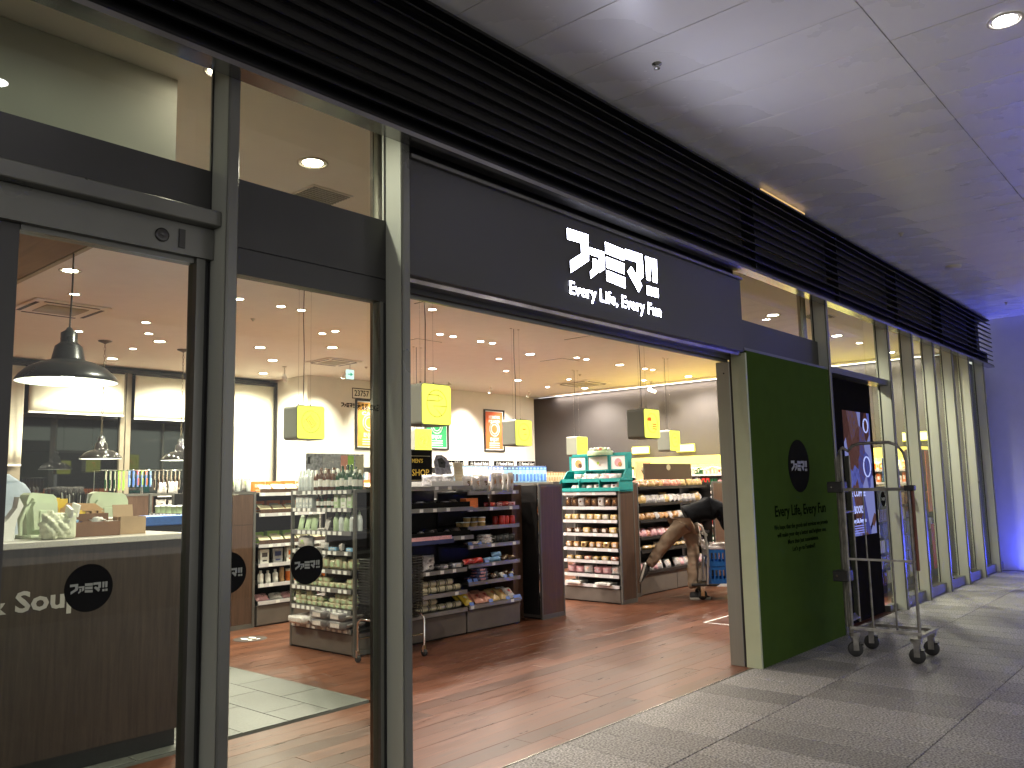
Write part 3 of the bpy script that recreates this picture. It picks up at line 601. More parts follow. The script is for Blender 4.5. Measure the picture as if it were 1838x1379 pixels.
# pendant lamps
def pendant(x, y, z0, r, lab, chain, mname, shade_mat):
    t = thing('pendant_lamp', lab, 'pendant lamp', (x, y, z0))
    k = r/0.25
    pr = [(0.25, 0), (0.252, 0.008), (0.235, 0.035), (0.195, 0.075), (0.135, 0.105), (0.088, 0.118), (0.082, 0.125), (0.068, 0.195), (0.045, 0.215), (0.042, 0.22), (0.042, 0.27), (0.02, 0.285), (0.012, 0.30), (0.001, 0.305)]
    MB().lathe([(a*k, b*k) for a, b in pr], 40, cap=False).build('shade', shade_mat, t)
    MB().lathe([(0.249*k, 0.002), (0.232*k, 0.034*k), (0.19*k, 0.072*k), (0.13*k, 0.10*k), (0.001, 0.112*k)], 40, cap=False).build('shade_lining', mat('white_enamel_glow', (0.8, 0.8, 0.76), 0.4, emit=(1, 0.96, 0.82), estr=0.5), t)  # lining glows by itself; bulb light on the enamel is put into its emission
    MB().lathe([(0.001, 0.01*k), (0.03*k, 0.02*k), (0.038*k, 0.05*k), (0.02*k, 0.095*k)], 14).build('bulb', emis('bulb', (1, .93, .8), 18), t)
    top = ZC-z0
    if chain:
        mb = MB(); n = int((top-0.30*k-0.03)/0.045)
        for i in range(n):
            z = 0.30*k+0.03+i*0.045
            pts = [(0.011*cos(a), 0, z+0.026*sin(a)) for a in [2*pi*j/8 for j in range(8)]]
            if i % 2: pts = [(0, p[0], p[2]) for p in pts]
            mb.tube(pts, 0.003, 4, close=True)
        mb.build('chain', mat('bronze_chain', (0.12, 0.09, 0.05), 0.4, 0.8), t)
        MB().lathe([(0.085, 0), (0.08, -0.012), (0.03, -0.03), (0.01, -0.04), (0.001, -0.041)], 20, M=T(0, 0, top)).build('canopy', MC['bronze_chain'], t)
    else:
        MB().tube([(0, 0, 0.29*k), (0.006, 0, top*0.4), (0.004, 0.002, top*0.7), (0, 0, top)], 0.0045, 6).build('cord', black_m, t)
    lamp('pendant_bulb', 'POINT', (0, 0, 0.03), INT*0.25, (1, .88, .68), t, size=0.02)
sh1 = mat('charcoal_enamel', (0.035, 0.038, 0.040), 0.3, 0.5, var=0.1)
sh2 = mat('black_enamel_gloss', (0.012, 0.012, 0.012), 0.08)
pendant(1.77, 4.75, 2.10, 0.25, 'large charcoal metal pendant lamp over the counter', False, 'sh', sh1)
pendant(4.50, 10.90, 1.935, 0.25, 'glossy black pendant on a chain in front of the wide blind', True, 'sh', sh2)
pendant(5.555, 10.90, 1.925, 0.255, 'glossy black pendant on a chain right of the bronze mullion', True, 'sh', sh2)

# light cubes
cubes = [(4.72, 6.83, 'pkg', 'light cube nearest the glass on the left with a packet drawing'), (4.47, 4.82, 'pencil', 'large near light cube with a pencil drawing right of the second fin'), (7.82, 8.62, 'pkg', 'light cube with a packet drawing below the pencil cube'),
 (7.80, 6.78, 'dish', 'light cube in front of the orange poster'), (11.48, 8.62, 'pan', 'light cube hanging over the turquoise display'), (7.86, 4.98, 'bread', 'light cube with red bread drawing before the charcoal wall'), (11.48, 6.82, 'ice', 'light cube with small red drawing beside the yellow wall light')]
for (x, y, ic, lab) in cubes:
    t = thing('light_cube', lab, 'hanging sign', (x, y, 1.972), 0)
    w, d, h = 0.16, 0.11, 0.325
    b_ = bmesh.new(); bmesh.ops.create_cube(b_, size=1)
    for v in b_.verts: v.co = Vector((v.co.x*2*w, v.co.y*(2*d-0.006), v.co.z*h+h/2))
    bmesh.ops.bevel(b_, geom=[e for e in b_.edges if abs(e.verts[0].co.y-e.verts[1].co.y) > 0.05], offset=0.03, segments=4, affect='EDGES', profile=0.5)
    me = bpy.data.meshes.new('housing'); b_.to_mesh(me); b_.free(); me.materials.append(cube_m); put('housing', me, t)
    def rr(ix, rad):
        p = []; 
        for (cx_, cz_, a0) in ((w-ix-rad, h-ix-rad, 0), (-(w-ix-rad), h-ix-rad, 90), (-(w-ix-rad), ix+rad, 180), (w-ix-rad, ix+rad, 270)):
            for q in range(5): a = R(a0+q*22.5); p.append((cx_+rad*cos(a), cz_+rad*sin(a)))
        return p
    for s_ in (-1, 1):
        MB().prism(rr(0.008, 0.022), s_*(d-0.001), s_*(d+0.002), axis='y').build('lit_face', cubelit_m, t)
        yy = s_*(d+0.0035); cz_ = 0.17
        pts = [(0.105*cos(2*pi*i/36), yy, cz_+0.105*sin(2*pi*i/36)) for i in range(36)]
        MB().tube(pts, 0.003, 4, close=True).build('print_ring', ink_g, t)
        mb = MB(); mr_ = ink_g
        if ic == 'pencil':
            mb.tube([(-.09, yy, .235), (.02, yy, .235), (.065, yy, .212), (.02, yy, .19), (-.1, yy, .19)], 0.0035, 4).tube([(.02, yy, .235), (.02, yy, .19)], 0.0016, 4).tube([(.1, yy, .15), (-.035, yy, .15), (.05, yy, .08)], 0.0035, 4)
        elif ic == 'pkg':
            mr_ = ink_r; Mx = T(0, yy, .17) @ Matrix.Rotation(-0.7, 4, 'Y'); mb.tube([(-.03, 0, -.05), (.03, 0, -.05), (.03, 0, .05), (-.03, 0, .05)], 0.004, 4, M=Mx, close=True).tube([(-.012, 0, -.03), (.012, 0, -.03), (.012, 0, .03), (-.012, 0, .03)], 0.004, 4, M=Mx, close=True)
            MB().tube([(-.062, 0, -.055), (.062, 0, -.055), (.062, 0, .055), (-.062, 0, .055)], 0.0016, 4, M=Mx, close=True).build('print_outline', ink_g, t)
        elif ic == 'bread':
            mr_ = ink_r; mb.prism([(-.09, .19), (-.02, .19), (-.015, .215), (-.03, .235), (-.045, .222), (-.055, .238), (-.07, .222), (-.085, .235), (-.095, .21)], yy-.001, yy+.001, axis='y')
            for q in range(3): mb.box(0.0, .085, yy-.001, yy+.001, .10+q*.025, .112+q*.025)
        else:
            mr_ = ink_r; mb.box(-.03, .035, yy-.001, yy+.001, .20, .212).box(0.0, .05, yy-.001, yy+.001, .14, .148)
        mb.build('print_drawing', mr_, t)
    for q in (-0.07, 0.07): MB().tube([(q, 0, h), (q*1.0, 0, ZC-1.972)], 0.0012, 4).build('wire', steel, t); MB().cyl((q, 0), 0.006, h, h+0.025, 8).build('ferrule', steel, t); MB().cyl((q*1.0, 0), 0.016, ZC-1.98, ZC-1.973, 10).build('ceiling_cap', ring_m, t)
    MB().tube([(0, 0.02, h), (0.008, 0.02, h+0.5), (-0.004, 0.02, ZC-1.972-0.3), (0, 0.02, ZC-1.972)], 0.004, 5).build('cord', black_m, t)

# posters on the back wall
def poster(x0, x1, z0, z1, col, lab, head):
    t = thing('framed_poster', lab, 'poster', ((x0+x1)/2, 11.996, (z0+z1)/2)); w, h = (x1-x0)/2, (z1-z0)/2
    for d in ((-w, w, h-.03, h), (-w, w, -h, -h+.03), (-w, -w+.03, -h+.03, h-.03), (w-.03, w, -h+.03, h-.03)): bx('frame', (d[0], d[1], -0.03, 0, d[2], d[3]), black_m, t)
    bx('mount', (-w+.03, w-.03, -0.008, -0.001, -h+.03, h-.03), tag_m, t)
    bx('print', (-w+.05, w-.05, -0.011, -0.0085, -h+.05, h-.05), mat('poster_'+head, col, 0.5), t)
    for i, s_ in enumerate(('LIKE SOMETHING', 'FOR LUNCH') if head != 'ochre' else ('HAVE A', 'CAFE')): wall_text(s_, 0.085, tag_m, (0, -0.012, h-.19-.09*i), t, 0.0006, 0.002, 'CENTER', fitw=w*1.1)
    for r_ in (.15, .10): MB().tube([(r_*cos(2*pi*i/28), -0.014, 0.03+r_*sin(2*pi*i/28)) for i in range(28)], 0.012, 5, close=True).build('print_ring', tag_m, t)
    wall_text('ENJOY', 0.10, tag_m, (0, -0.012, -h*0.50), t, 0.0006, 0.003, 'CENTER', fitw=w*0.85)
    for i in range(3): bx('text_line', (-w*.5, w*.5, -0.0135, -0.0115, -h*.62-.045*i, -h*.62+.018-.045*i), tag_m, t)
poster(12.74, 13.37, 2.21, 3.10, (0.75, 0.14, 0.03), 'orange red framed poster behind the light cube', 'orange')
poster(11.05, 11.69, 2.22, 3.10, (0.02, 0.35, 0.12), 'green framed poster half hidden by two light cubes', 'green')
poster(9.37, 10.0, 2.20, 3.10, (0.72, 0.36, 0.05), 'ochre framed poster cut by the second fin', 'ochre')

# lit yellow wall signs
for y_, lab in ((9.2, 'small glowing yellow wall light left on the charcoal wall'), (8.18, 'small glowing yellow wall light touching the far light cube'), (4.0, 'small glowing yellow wall light seen between the far fins'), (5.05, 'small glowing yellow wall light behind the display cabinet')):
    t = thing('wall_light', lab, 'wall light', (14.37, y_, 2.14)); MB().box(-0.03, 0.03, -0.19, 0.19, -0.06, 0.06, c=0.012).build('lit_box', emis('yellow_tube', (1.0, 0.92, 0.35), 1.6), t)
    MB().box(0.0, 0.03, -0.20, 0.20, -0.075, 0.075, c=0.004).build('back_plate', mat('yellow_plate', (.5, .5, .05), .5, emit=(.7, .8, .05), estr=0.25), t)
# poster wall header signs
for i, (a, b) in enumerate(((11.45, 12.12), (12.235, 12.885), (13.01, 13.665), (13.745, 14.38))):
    t = thing('header_sign', ['black header sign', 'second black header sign', 'third black header sign', 'black header sign nearest the charcoal wall'][i]+' with white lettering below the posters', 'shelf sign', ((a+b)/2, 11.98, 1.95)); w = (b-a)/2-.02
    bx('board', (-w, w, -0.006, 0.006, -0.062, 0.062), MC['black_vinyl'], t); wall_text('FamimaII Select', 0.09, tag_m, (-w*0.5, -0.0075, -0.025), t, 0.0006, 0.002, fitw=w*1.4)
    MB().tube([(-w*.72+.035*cos(2*pi*j/16), -0.009, .035*sin(2*pi*j/16)) for j in range(16)], 0.004, 4, close=True).box(-w*.72-.03, -w*.72+.03, -0.0095, -0.007, -0.004, 0.004).build('emblem', tag_m, t)

# ================================================================ products
def pc(name, col, coat=0.0, rough=0.45, bump=0.0, bs=60, metal=0.0, var=0.1): return mat('pack_'+name, col, rough, metal, var, 30, bump, bs, coat=coat, perobj=0.12)
K = dict(clear=pc('clear', (.62, .66, .66), .6, .2), white=pc('white', (.75, .74, .70), .2), brown=pc('brown', (.10, .04, .02), .8, .2), green=pc('green', (.015, .07, .03), .8, .2), mint=pc('mint', (.45, .58, .36), .3), beige=pc('beige', (.50, .45, .30), .5, bump=.3),
 black=pc('black', (.02, .02, .02), .5, .3), orange=pc('orange', (.75, .19, .03)), red=pc('red', (.55, .03, .02), .5), blue=pc('blue', (.05, .18, .60), .4), sky=pc('sky', (.25, .48, .72), .5), kraft=pc('kraft', (.42, .26, .13)), yellow=pc('yellow', (.75, .52, .05), .5),
 pink=pc('pink', (.70, .35, .38), .8, .3, .8, 90), bread=pc('bread', (.52, .27, .10), .9, .25, .6, 60), toast=pc('toast', (.62, .42, .17), .9, .25, .6, 60), choc=pc('choc', (.10, .045, .02), .9, .2, .7, 60), film=pc('film', (.62, .58, .56), 1.0, .12, 1.0, 70), silver=pc('silver', (.55, .55, .57), .6, .2, .9, 60, .5), grey=pc('grey', (.12, .11, .115), .9, .2, .8, 50), teal=pc('teal', (.01, .40, .38), .2), lime=pc('lime', (.35, .60, .08), .3), salmon=pc('salmon', (.72, .30, .20), .8, .3, .7, 70), navy=pc('navy', (.03, .04, .12), .4))
PM = {}
def P_bottle(c, cap='white', h=.19, r=.026):
    k = ('bottle', c, cap, h, r)
    if k not in PM:
        mb = MB().lathe([(r*.9, 0), (r, .006), (r, h*.62), (r*.85, h*.72), (r*.42, h*.80), (r*.42, h*.84)], 12, 0).lathe([(r*.48, h*.84), (r*.48, h*.99), (r*.3, h)], 10, 1)
        mb.lathe([(r*1.008, h*.18), (r*1.008, h*.50)], 12, 2)
        PM[k] = mb.mesh('bottle', [K[c], K[cap], K['white'] if c in ('brown', 'green') else K[c]])
    return PM[k]
def P_tube(c, h=.17, r=.024, c2='white'):
    k = ('tube', c, h, r, c2)
    if k not in PM: PM[k] = MB().lathe([(r*.95, 0), (r, .004), (r, h*.78), (r*.96, h*.8)], 12, 0).lathe([(r*.9, h*.8), (r*.9, h*.98), (r*.7, h)], 12, 1).mesh('canister', [K[c], K[c2]])
    return PM[k]
def P_pump(c, h=.22, r=.032):
    k = ('pump', c, h)
    if k not in PM: PM[k] = MB().lathe([(r*.95, 0), (r, .005), (r*1.02, h*.45), (r*.8, h*.62), (r*.35, h*.72)], 12, 0).lathe([(r*.4, h*.72), (r*.4, h*.8), (.006, h*.82), (.006, h*.93)], 10, 1).box(-.008, .035, -.008, .008, h*.92, h*.97, 1).mesh('pump_bottle', [K[c], K['mint']])
    return PM[k]
def P_box(c, w=.08, d=.05, h=.13, c2='white'):
    k = ('box', c, w, d, h, c2)
    if k not in PM: PM[k] = MB().box(-w/2, w/2, -d/2, d/2, 0, h, 0, c=.0015).box(-w*.32, w*.32, -d/2-.0012, -d/2, h*.45, h*.75, 1).box(-w*.25, w*.25, -d/2-.0012, -d/2, h*.15, h*.25, 1).mesh('box', [K[c], K[c2]])
    return PM[k]
def P_bag(c, w=.13, h=.16, t=.05, c2=None, seed=1):
    """standing or lying pillow pack with crimped ends"""
    k = ('bag', c, w, h, t, c2, seed)
    if k not in PM:
        rn = random.Random(seed); n = 8; mb = MB()
        for s_ in (-1, 1):
            vs = []
            for i in range(n+1):
                for j in range(n+1):
                    u, v = i/n*2-1, j/n*2-1
                    bul = (max(0, 1-u**4)*max(0, 1-v**4))**.6
                    vs.append((u*w/2*(1-.06*(1-abs(v))), s_*(t/2*bul*(.8+.4*rn.random())+.0008), (v+1)/2*h))
            fs = [(i*(n+1)+j, (i+1)*(n+1)+j, (i+1)*(n+1)+j+1, i*(n+1)+j+1) for i in range(n) for j in range(n)]
            mb.add(vs, fs, 0, True)
            if c2:
                mb.add([(x*.55, y+s_*.0015, z*.5+h*.27) for x, y, z in vs], fs, 1, True)
        PM[k] = mb.mesh('bag', [K[c], K[c2 or c]])
    return PM[k]
def P_block(c, w=.10, d=.08, h=.05, c2='film', seed=1):
    """wrapped loaf / sandwich"""
    k = ('block', c, w, d, h, c2, seed)
    if k not in PM:
        rn = random.Random(seed); b = bmesh.new(); bmesh.ops.create_cube(b, size=1); bmesh.ops.subdivide_edges(b, edges=b.edges[:], cuts=2, use_grid_fill=True)
        for v in b.verts:
            q = v.co; f_ = 1-.10*(abs(q.x)**4+abs(q.z)**4)*16/2; v.co = Vector((q.x*w*f_+rn.uniform(-1, 1)*.003, q.y*d*f_+rn.uniform(-1, 1)*.003, (q.z*f_+.5)*h+rn.uniform(-1, 1)*.003))
        mb = MB().add([v.co.copy() for v in b.verts], [[v.index for v in f.verts] for f in b.faces], 0, True) if not b.verts.index_update() else None
        b.free()
        for s_ in (-1, 1):   # crimped film ends
            vs = [(s_*w*.45, -d*.35, h*.25), (s_*w*.45, d*.35, h*.25), (s_*(w*.5+.022), d*.42, h*.6), (s_*(w*.5+.022), -d*.42, h*.6), (s_*w*.45, -d*.3, h*.7), (s_*w*.45, d*.3, h*.7)]
            mb.add(vs, [(0, 1, 2, 3), (4, 5, 2, 3)], 1)
        mb.box(-w*.25, w*.25, -d/2-.002, -d*.3, h*.25, h*.75, 1)
        PM[k] = mb.mesh('wrapped_pack', [K[c], K[c2]])
    return PM[k]
def P_roll(c, w=.09, r=.032):
    k = ('roll', c, w, r)
    if k not in PM:
        Mx = Matrix.Rotation(pi/2, 4, 'Y') @ Matrix.Translation((-r, 0, -w/2))
        PM[k] = MB().lathe([(r*.9, 0), (r, .008), (r, w-.008), (r*.9, w)], 12, 0, M=Mx).lathe([(r*1.02, w*.05), (r*1.02, w*.14)], 12, 1, M=Mx).lathe([(r*1.02, w*.86), (r*1.02, w*.95)], 12, 1, M=Mx).mesh('rolled_towel', [K[c], K['black']])
    return PM[k]
def P_dish(c='white', r=.055):
    k = ('dish', c, r)
    if k not in PM:
        Mx = T(0, 0, .03, 0, 1, R(35))
        PM[k] = MB().box(-.075, .075, -.045, .05, 0, .006, 0).box(-.075, .075, -.05, .05, .028, .034, 0, M=Mx).lathe([(r, .004), (r*.98, .012), (r*.8, .013)], 20, 1, M=Mx).lathe([(r*.8, .0135), (r*.5, .022), (r*.2, .016), (.001, .016)], 20, 2, M=Mx).mesh('round_tin', [K['beige'], K[c], K['black']])
    return PM[k]
def P_peg(c, c2='white', w=.075, h=.16):
    k = ('peg', c, c2, w, h)
    if k not in PM: PM[k] = MB().box(-w/2, w/2, -.004, .004, -.045, 0, 0).box(-w/2, w/2, -.003, .003, -h, -.045, 1).box(-w*.3, w*.3, -.012, -.003, -h*.9, -h*.45, 2, c=.004).box(-w*.38, w*.38, -.0052, -.0042, -.035, -.012, 1).mesh('hanging_pack', [K[c], K[c2], K[c]])
    return PM[k]
def P_cup(c='clear', h=.09, r=.045, fill='white'):
    k = ('cup', c, h, r, fill)
    if k not in PM: PM[k] = MB().lathe([(r*.8, 0), (r*.95, h*.8), (r, h*.82)], 14, 0).lathe([(r*1.03, h*.82), (r*1.03, h*.88), (r*.9, h*.95), (r*.5, h)], 14, 1).mesh('tub', [K[fill], K[c]])
    return PM[k]

def stock(G, z, yf, x0, x1, protos, step, lab, cat, grp, name=None, rows=1, stack=1, sh=.05, jit=.006, rz=.12, lean=0.0, rstep=None, skip=0.0):
    """stand a row of goods on a shelf; every one a top-level object"""
    n = max(1, int((x1-x0)/step)); lab0 = lab; long_row = n >= 5 and len(lab.split()) <= 12; rn = random.Random(hash((round(z, 3), round(x0, 2), lab)) & 0xffff if False else int(z*1000+x0*100+len(lab)*7))
    for i in range(n):
        for r_ in range(rows):
            if long_row: lab = lab0+(' towards its left end', ' near the middle', ' towards its right end')[min(2, 3*i//n)]
            for k_ in range(stack if stack == 1 else rn.randint(1, stack)):
                if n > 6 and stack == 1 and r_ == 0 and rn.random() < .05: continue
                me = protos[(i+(r_*0)) % len(protos)] if not callable(protos) else protos(i, rn)
                x = x0+(i+.5)*(x1-x0)/n+rn.uniform(-jit, jit); y = yf+(r_*(rstep or step))+rn.uniform(0, jit*1.5)
                o = put(name or me.name, me, None, None, G @ T(x, y, z+k_*sh, rn.uniform(-rz, rz), rn.uniform(.93, 1.05) if stack == 1 else 1, lean+rn.uniform(-.04, .04) if lean else 0))
                tag(o, lab, cat, grp)

def gondola(label, ox, oy, rz, Wd, D, H, shelves, plinth, grp=None, overhang=0.0, rail=rail_m, tags=0.085, tagm=tag_m, sides=('frame', 'frame'), top_open=True, deepen=None, floor_split=None, backH=None):
    """local X = width, Y = depth from the face, Z up."""
    t = thing('shelf_unit', label, 'shelf unit', (ox, oy, 0), rz, grp)
    G = Matrix.Translation((ox, oy, 0)) @ Matrix.Rotation(rz, 4, 'Z')
    bx('back_panel', (0.02, Wd-.02, D-.02, D, 0.05, (backH or H)-.01), shelf_m, t)
    if floor_split:
        a = 0
        for q in floor_split+[Wd]: bx('plinth', (a+.006, q-.006, 0.0, D-.022, 0.015, plinth-.045), base_m, t, c=.003); a = q
    else: bx('plinth', (.006, Wd-.006, 0.0, D-.022, 0.015, plinth-.045), base_m, t, c=.003)
    bx('kick_strip', (0, Wd, 0.015, D-.025, 0.0, 0.0145), black_m, t)
    rn = random.Random(int(ox*100))
    for i, z in enumerate([plinth]+list(shelves)):
        dp = overhang+(deepen or {}).get(i, 0.0)
        s_ = MB().box(.012, Wd-.012, -dp, D-.022, z-.022, z, 0).build('shelf', shelf_m, t)
        MB().box(.012, Wd-.012, -dp-.012, -dp-.0005, z-.036, z+.003, 0).build('ticket_rail', rail, s_)
        if tags:
            x = .03
            while x < Wd-.08:
                if rn.random() < (.9 if tags < .09 else .55):
                    o = MB().box(x, x+.048, -dp-.0145, -dp-.0125, z-.034, z-.002, 0, M=None).build('price_tag', tagm if rn.random() > .0 else tag_m, s_)
                x += tags*(1+.15*rn.random())
    for k_, sd in enumerate(sides):
        xa = -.03 if k_ == 0 else Wd
        if sd == 'frame':
            bx('upright', (xa, xa+.03, -.0, .03, 0, H), frame_m, t, c=.003); bx('upright', (xa, xa+.03, D-.03, D, 0, H), frame_m, t, c=.003)
            bx('crossbar', (xa+.004, xa+.026, .03, D-.03, H-.03, H), frame_m, t); bx('crossbar', (xa+.004, xa+.026, .03, D-.03, .01, .05), frame_m, t)
        elif sd == 'wood':
            bx('side_panel', (xa+.004, xa+.026, .026, D-.026, .05, H-.03), wood_d, t)
            bx('upright', (xa, xa+.03, -.0, .025, 0, H), frame_m, t, c=.003); bx('upright', (xa, xa+.03, D-.025, D, 0, H), frame_m, t, c=.003)
            bx('crossbar', (xa, xa+.03, .025, D-.025, H-.029, H), frame_m, t); bx('crossbar', (xa, xa+.03, .025, D-.025, .0, .049), frame_m, t)
    return t, G

NEG = -pi/2
# ---- A: end rack of island 1, facing the entrance door
tA, GA = gondola('tall end rack of bottles, pale packs and towels behind the middle glass', 4.80, 7.13, NEG, .95, .44, 1.49, [.40, .585, .755, .925, 1.107, 1.32, 1.485], .235, overhang=.0, tags=.075, sides=('frame', 'frame'))
b_, g_ = 'bottle', 'green'
stock(GA, 1.485, .06, .02, .26, [P_bottle('clear', 'clear', .20, .027)], .045, 'clear bottle on the top shelf at the left of the bottle rack', b_, 'clear bottles on top of the end rack', rows=2)
stock(GA, 1.485, .06, .28, .60, [P_bottle('brown', 'white', .20, .029), P_bottle('brown', 'brown', .22, .03)], .055, 'brown bottle in the middle of the top row of the bottle rack', b_, 'brown bottles on top of the end rack', rows=2)
stock(GA, 1.485, .06, .62, .94, [P_bottle('green', 'white', .19, .028), P_bottle('green', 'green', .23, .03)], .055, 'dark green bottle at the right of the top row of the bottle rack', b_, 'green bottles on top of the end rack', rows=2)
stock(GA, 1.32, .04, .02, .30, [P_box('clear', .05, .05, .12)], .055, 'white and clear carton on the second shelf of the bottle rack', 'carton', 'clear cartons on the second shelf', rows=2)
stock(GA, 1.32, .05, .33, .62, [P_bottle('brown', 'brown', .13, .024), P_bottle('green', 'green', .13, .024)], .05, 'small brown or green bottle on the second shelf of the bottle rack', b_, 'small dark bottles on the second shelf', rows=2)
stock(GA, 1.32, .04, .63, .93, [P_box('mint', .07, .05, .14), P_box('white', .075, .04, .12, 'mint')], .08, 'pale green box on the second shelf of the bottle rack', 'box', 'pale boxes on the second shelf')
stock(GA, 1.107, .03, .03, .36, [P_bag('mint', .09, .15, .03, seed=2)], .085, 'pale green refill pouch leaning on the third shelf of the bottle rack', 'pouch', 'refill pouches on the third shelf', lean=-.25)
stock(GA, 1.107, .05, .40, .56, [P_bag('film', .09, .13, .04, seed=4)], .13, 'crumpled clear pouch on the third shelf of the bottle rack', 'pouch', 'clear pouches on the third shelf', lean=-.3, rz=.5)
stock(GA, 1.107, .05, .60, .93, [P_pump('mint', .20), P_pump('clear', .21)], .075, 'pump bottle at the right of the third shelf of the bottle rack', 'pump bottle', 'pump bottles on the third shelf', rows=2)
stock(GA, .925, .06, .02, .30, [P_bag('film', .22, .13, .10, 'lime', 3)], .26, 'clear bag of green towels on the fourth shelf of the bottle rack', 'bag', None)
stock(GA, .925, .05, .40, .92, [P_bag('film', .10, .07, .05, seed=7), P_box('sky', .09, .05, .03)], .13, 'small clear wrapped item lying on the fourth shelf of the bottle rack', 'pack', 'small items on the fourth shelf', rz=.7)
for z, st_, ct in ((.755, 1, 'fifth'), (.585, 2, 'sixth'), (.40, 3, 'seventh')):
    stock(GA, z, .05, .03, .93, [P_block('beige', .075, .07, .085 if st_ == 1 else .05, 'mint', 5), P_block('beige', .08, .07, .05 if st_ > 1 else .11, 'mint', 9)], .088, f'folded beige cloth pack on the {ct} shelf of the bottle rack', 'cloth pack', f'beige packs on the {ct} shelf', stack=st_, sh=.045)
stock(GA, .235, .05, .02, .36, [P_block('film', .28, .26, .07, 'film', 6)], .32, 'folded white bedding in clear film on the lowest shelf of the bottle rack', 'bedding', 'white bedding packs on the lowest shelf', stack=2, sh=.07, rz=.05)
stock(GA, .235, .05, .38, .93, [P_block('grey', .25, .26, .075, 'film', 8)], .27, 'dark grey folded clothing in clear film on the lowest shelf of the bottle rack', 'clothing pack', 'grey clothing packs on the lowest shelf', stack=2, sh=.075, rz=.08)

# ---- B: long black shelves of island 1
tB, GB = gondola('black shelf bay with dark trays and rolled beige towels right of the second fin', 5.27, 6.155, 0, .96, .46, 1.47, [.445, .67, 1.0, 1.287, 1.50], .27, overhang=.02, deepen={3: .10, 4: .10, 5: .10}, tags=.17, sides=('frame', None))
tB2, GB2 = gondola('black shelf bay of snacks with red, blue and orange packets', 6.245, 6.155, 0, .83, .46, 1.44, [.51, .69, .885, 1.075, 1.27, 1.44], .275, overhang=.01, tags=.30, sides=(None, None))
bx('side_panel', (.832, 1.00, .10, .44, .02, 1.50), wood_d, tB2)
stock(GB, .27, .06, .03, .94, [P_roll('beige', .10, .032)], .108, 'rolled beige towel with black bands on the lowest shelf', 'towel', 'rolled towels on the lowest shelf', stack=3, sh=.062, rows=1, rz=.03)
stock(GB, .445, .06, .03, .94, [P_roll('beige', .10, .032)], .112, 'rolled beige towel with black bands on the second lowest shelf', 'towel', 'rolled towels on the second lowest shelf', stack=2, sh=.062, rz=.03)
stock(GB, .67, .05, .02, .94, [P_block('grey', .13, .12, .055, 'film', 3), P_block('silver', .13, .12, .055, 'film', 5), P_bag('film', .14, .10, .09, 'grey', 6)], .16, 'clear film pack of grey clothes on the shelf above the towels', 'clothing pack', 'film packs above the towels', stack=2, sh=.055, rz=.2)
for z, nm_ in ((1.0, 'lower'), (1.287, 'upper')):
    t = thing('display_tray', f'{nm_} black slanted tray with glossy black goods', 'tray', tuple(GB @ Vector((.48, .05, z)))); mb = MB().box(-.45, .45, -.15, .24, 0, .012).box(-.45, .45, -.155, -.145, 0, .055)
    for q in range(6): mb.box(-.45+q*.178, -.44+q*.178, -.145, .24, .012, .05)
    mb.build('tray_body', MC['black_vinyl'], t)
    stock(GB, z+.013, -.02, .05, .93, [P_bag('black', .14, .10, .03, 'grey', 3), P_block('black', .13, .10, .03, 'silver', 2)], .17, f'small glossy black pack in the {nm_} slanted tray', 'pack', f'black packs in the {nm_} tray', rz=.5, lean=-.9)
t = thing('price_strip', 'pink and grey printed price strip hanging on the lower black tray', 'price strip', tuple(GB @ Vector((.28, -.145, .985)))); bx('pink_half', (-.25, .33, -.012, -.010, .0, .035), K['pink'], t); bx('grey_half', (-.25, .36, -.012, -.010, -.04, -.001), K['navy'], t)
stock(GB, 1.50, -.02, .45, .80, [P_bag('silver', .13, .12, .09, 'film', 4)], .12, 'crumpled silver and white pack in the white tray on top of the black shelf', 'pack', 'silver packs on top of the black shelf', rz=.6, rows=2, rstep=.12)
t = thing('white_tray', 'shallow white tray of silver packs on the black shelf top', 'tray', tuple(GB @ Vector((.6, -.01, 1.502))))
MB().box(-.20, .24, -.085, -.08, 0, .05).box(-.20, .24, .2, .205, 0, .05).box(-.20, .24, -.08, .2, 0, .004).build('tray_body', tag_m, t)
t = thing('photo_standee', 'grey cardboard standee with a photo print leaning back on the black shelf', 'standee', tuple(GB @ Vector((.83, .10, 1.502))), -.15)
Mx = T(0, 0, 0, 0, 1, R(-12)); pts = [(-.12, 0), (.09, 0), (.07, .10), (.05, .22), (.02, .30), (-.04, .335), (-.11, .33), (-.15, .26), (-.14, .12)]
MB().prism(pts, 0, .006, axis='y', M=Mx).build('card', pc('photo', (.22, .22, .26), .3, .4, .5, 12, var=.5), t)
MB().prism([(-.09, .20), (-.02, .19), (.0, .25), (-.04, .30), (-.10, .29)], -.002, -.0005, axis='y', M=Mx).build('print_dark', K['black'], t); MB().box(-.0, .05, -.002, -.0005, .03, .15, M=Mx).build('print_pale', K['silver'], t)
t = thing('leaflet', 'pale beige leaflet with lines of print standing on the shelf end', 'leaflet', tuple(GB @ Vector((1.0, .10, 1.46))), .1)
MB().box(-.07, .08, 0, .003, .045, .29, M=T(0, 0, 0, 0, 1, R(-8))).build('card', K['beige'], t)
for q in range(6): MB().box(-.05, .06, -.0015, 0, .08+.03*q, .083+.03*q, M=T(0, 0, 0, 0, 1, R(-8))).build('print_line', K['kraft'], t)
t = thing('header_board', 'black header board with gold lettering SHOP above the black shelf', 'shelf sign', (5.53, 6.75, 1.50))
bx('board', (0, .80, 0, .01, 0, .40), MC['black_vinyl'], t); wall_text('SHOP', .10, K['yellow'], (.50, -.002, .12), t, .0006, .001); wall_text("MEN'S", .06, K['yellow'], (.50, -.002, .26), t, .0006, .0005)
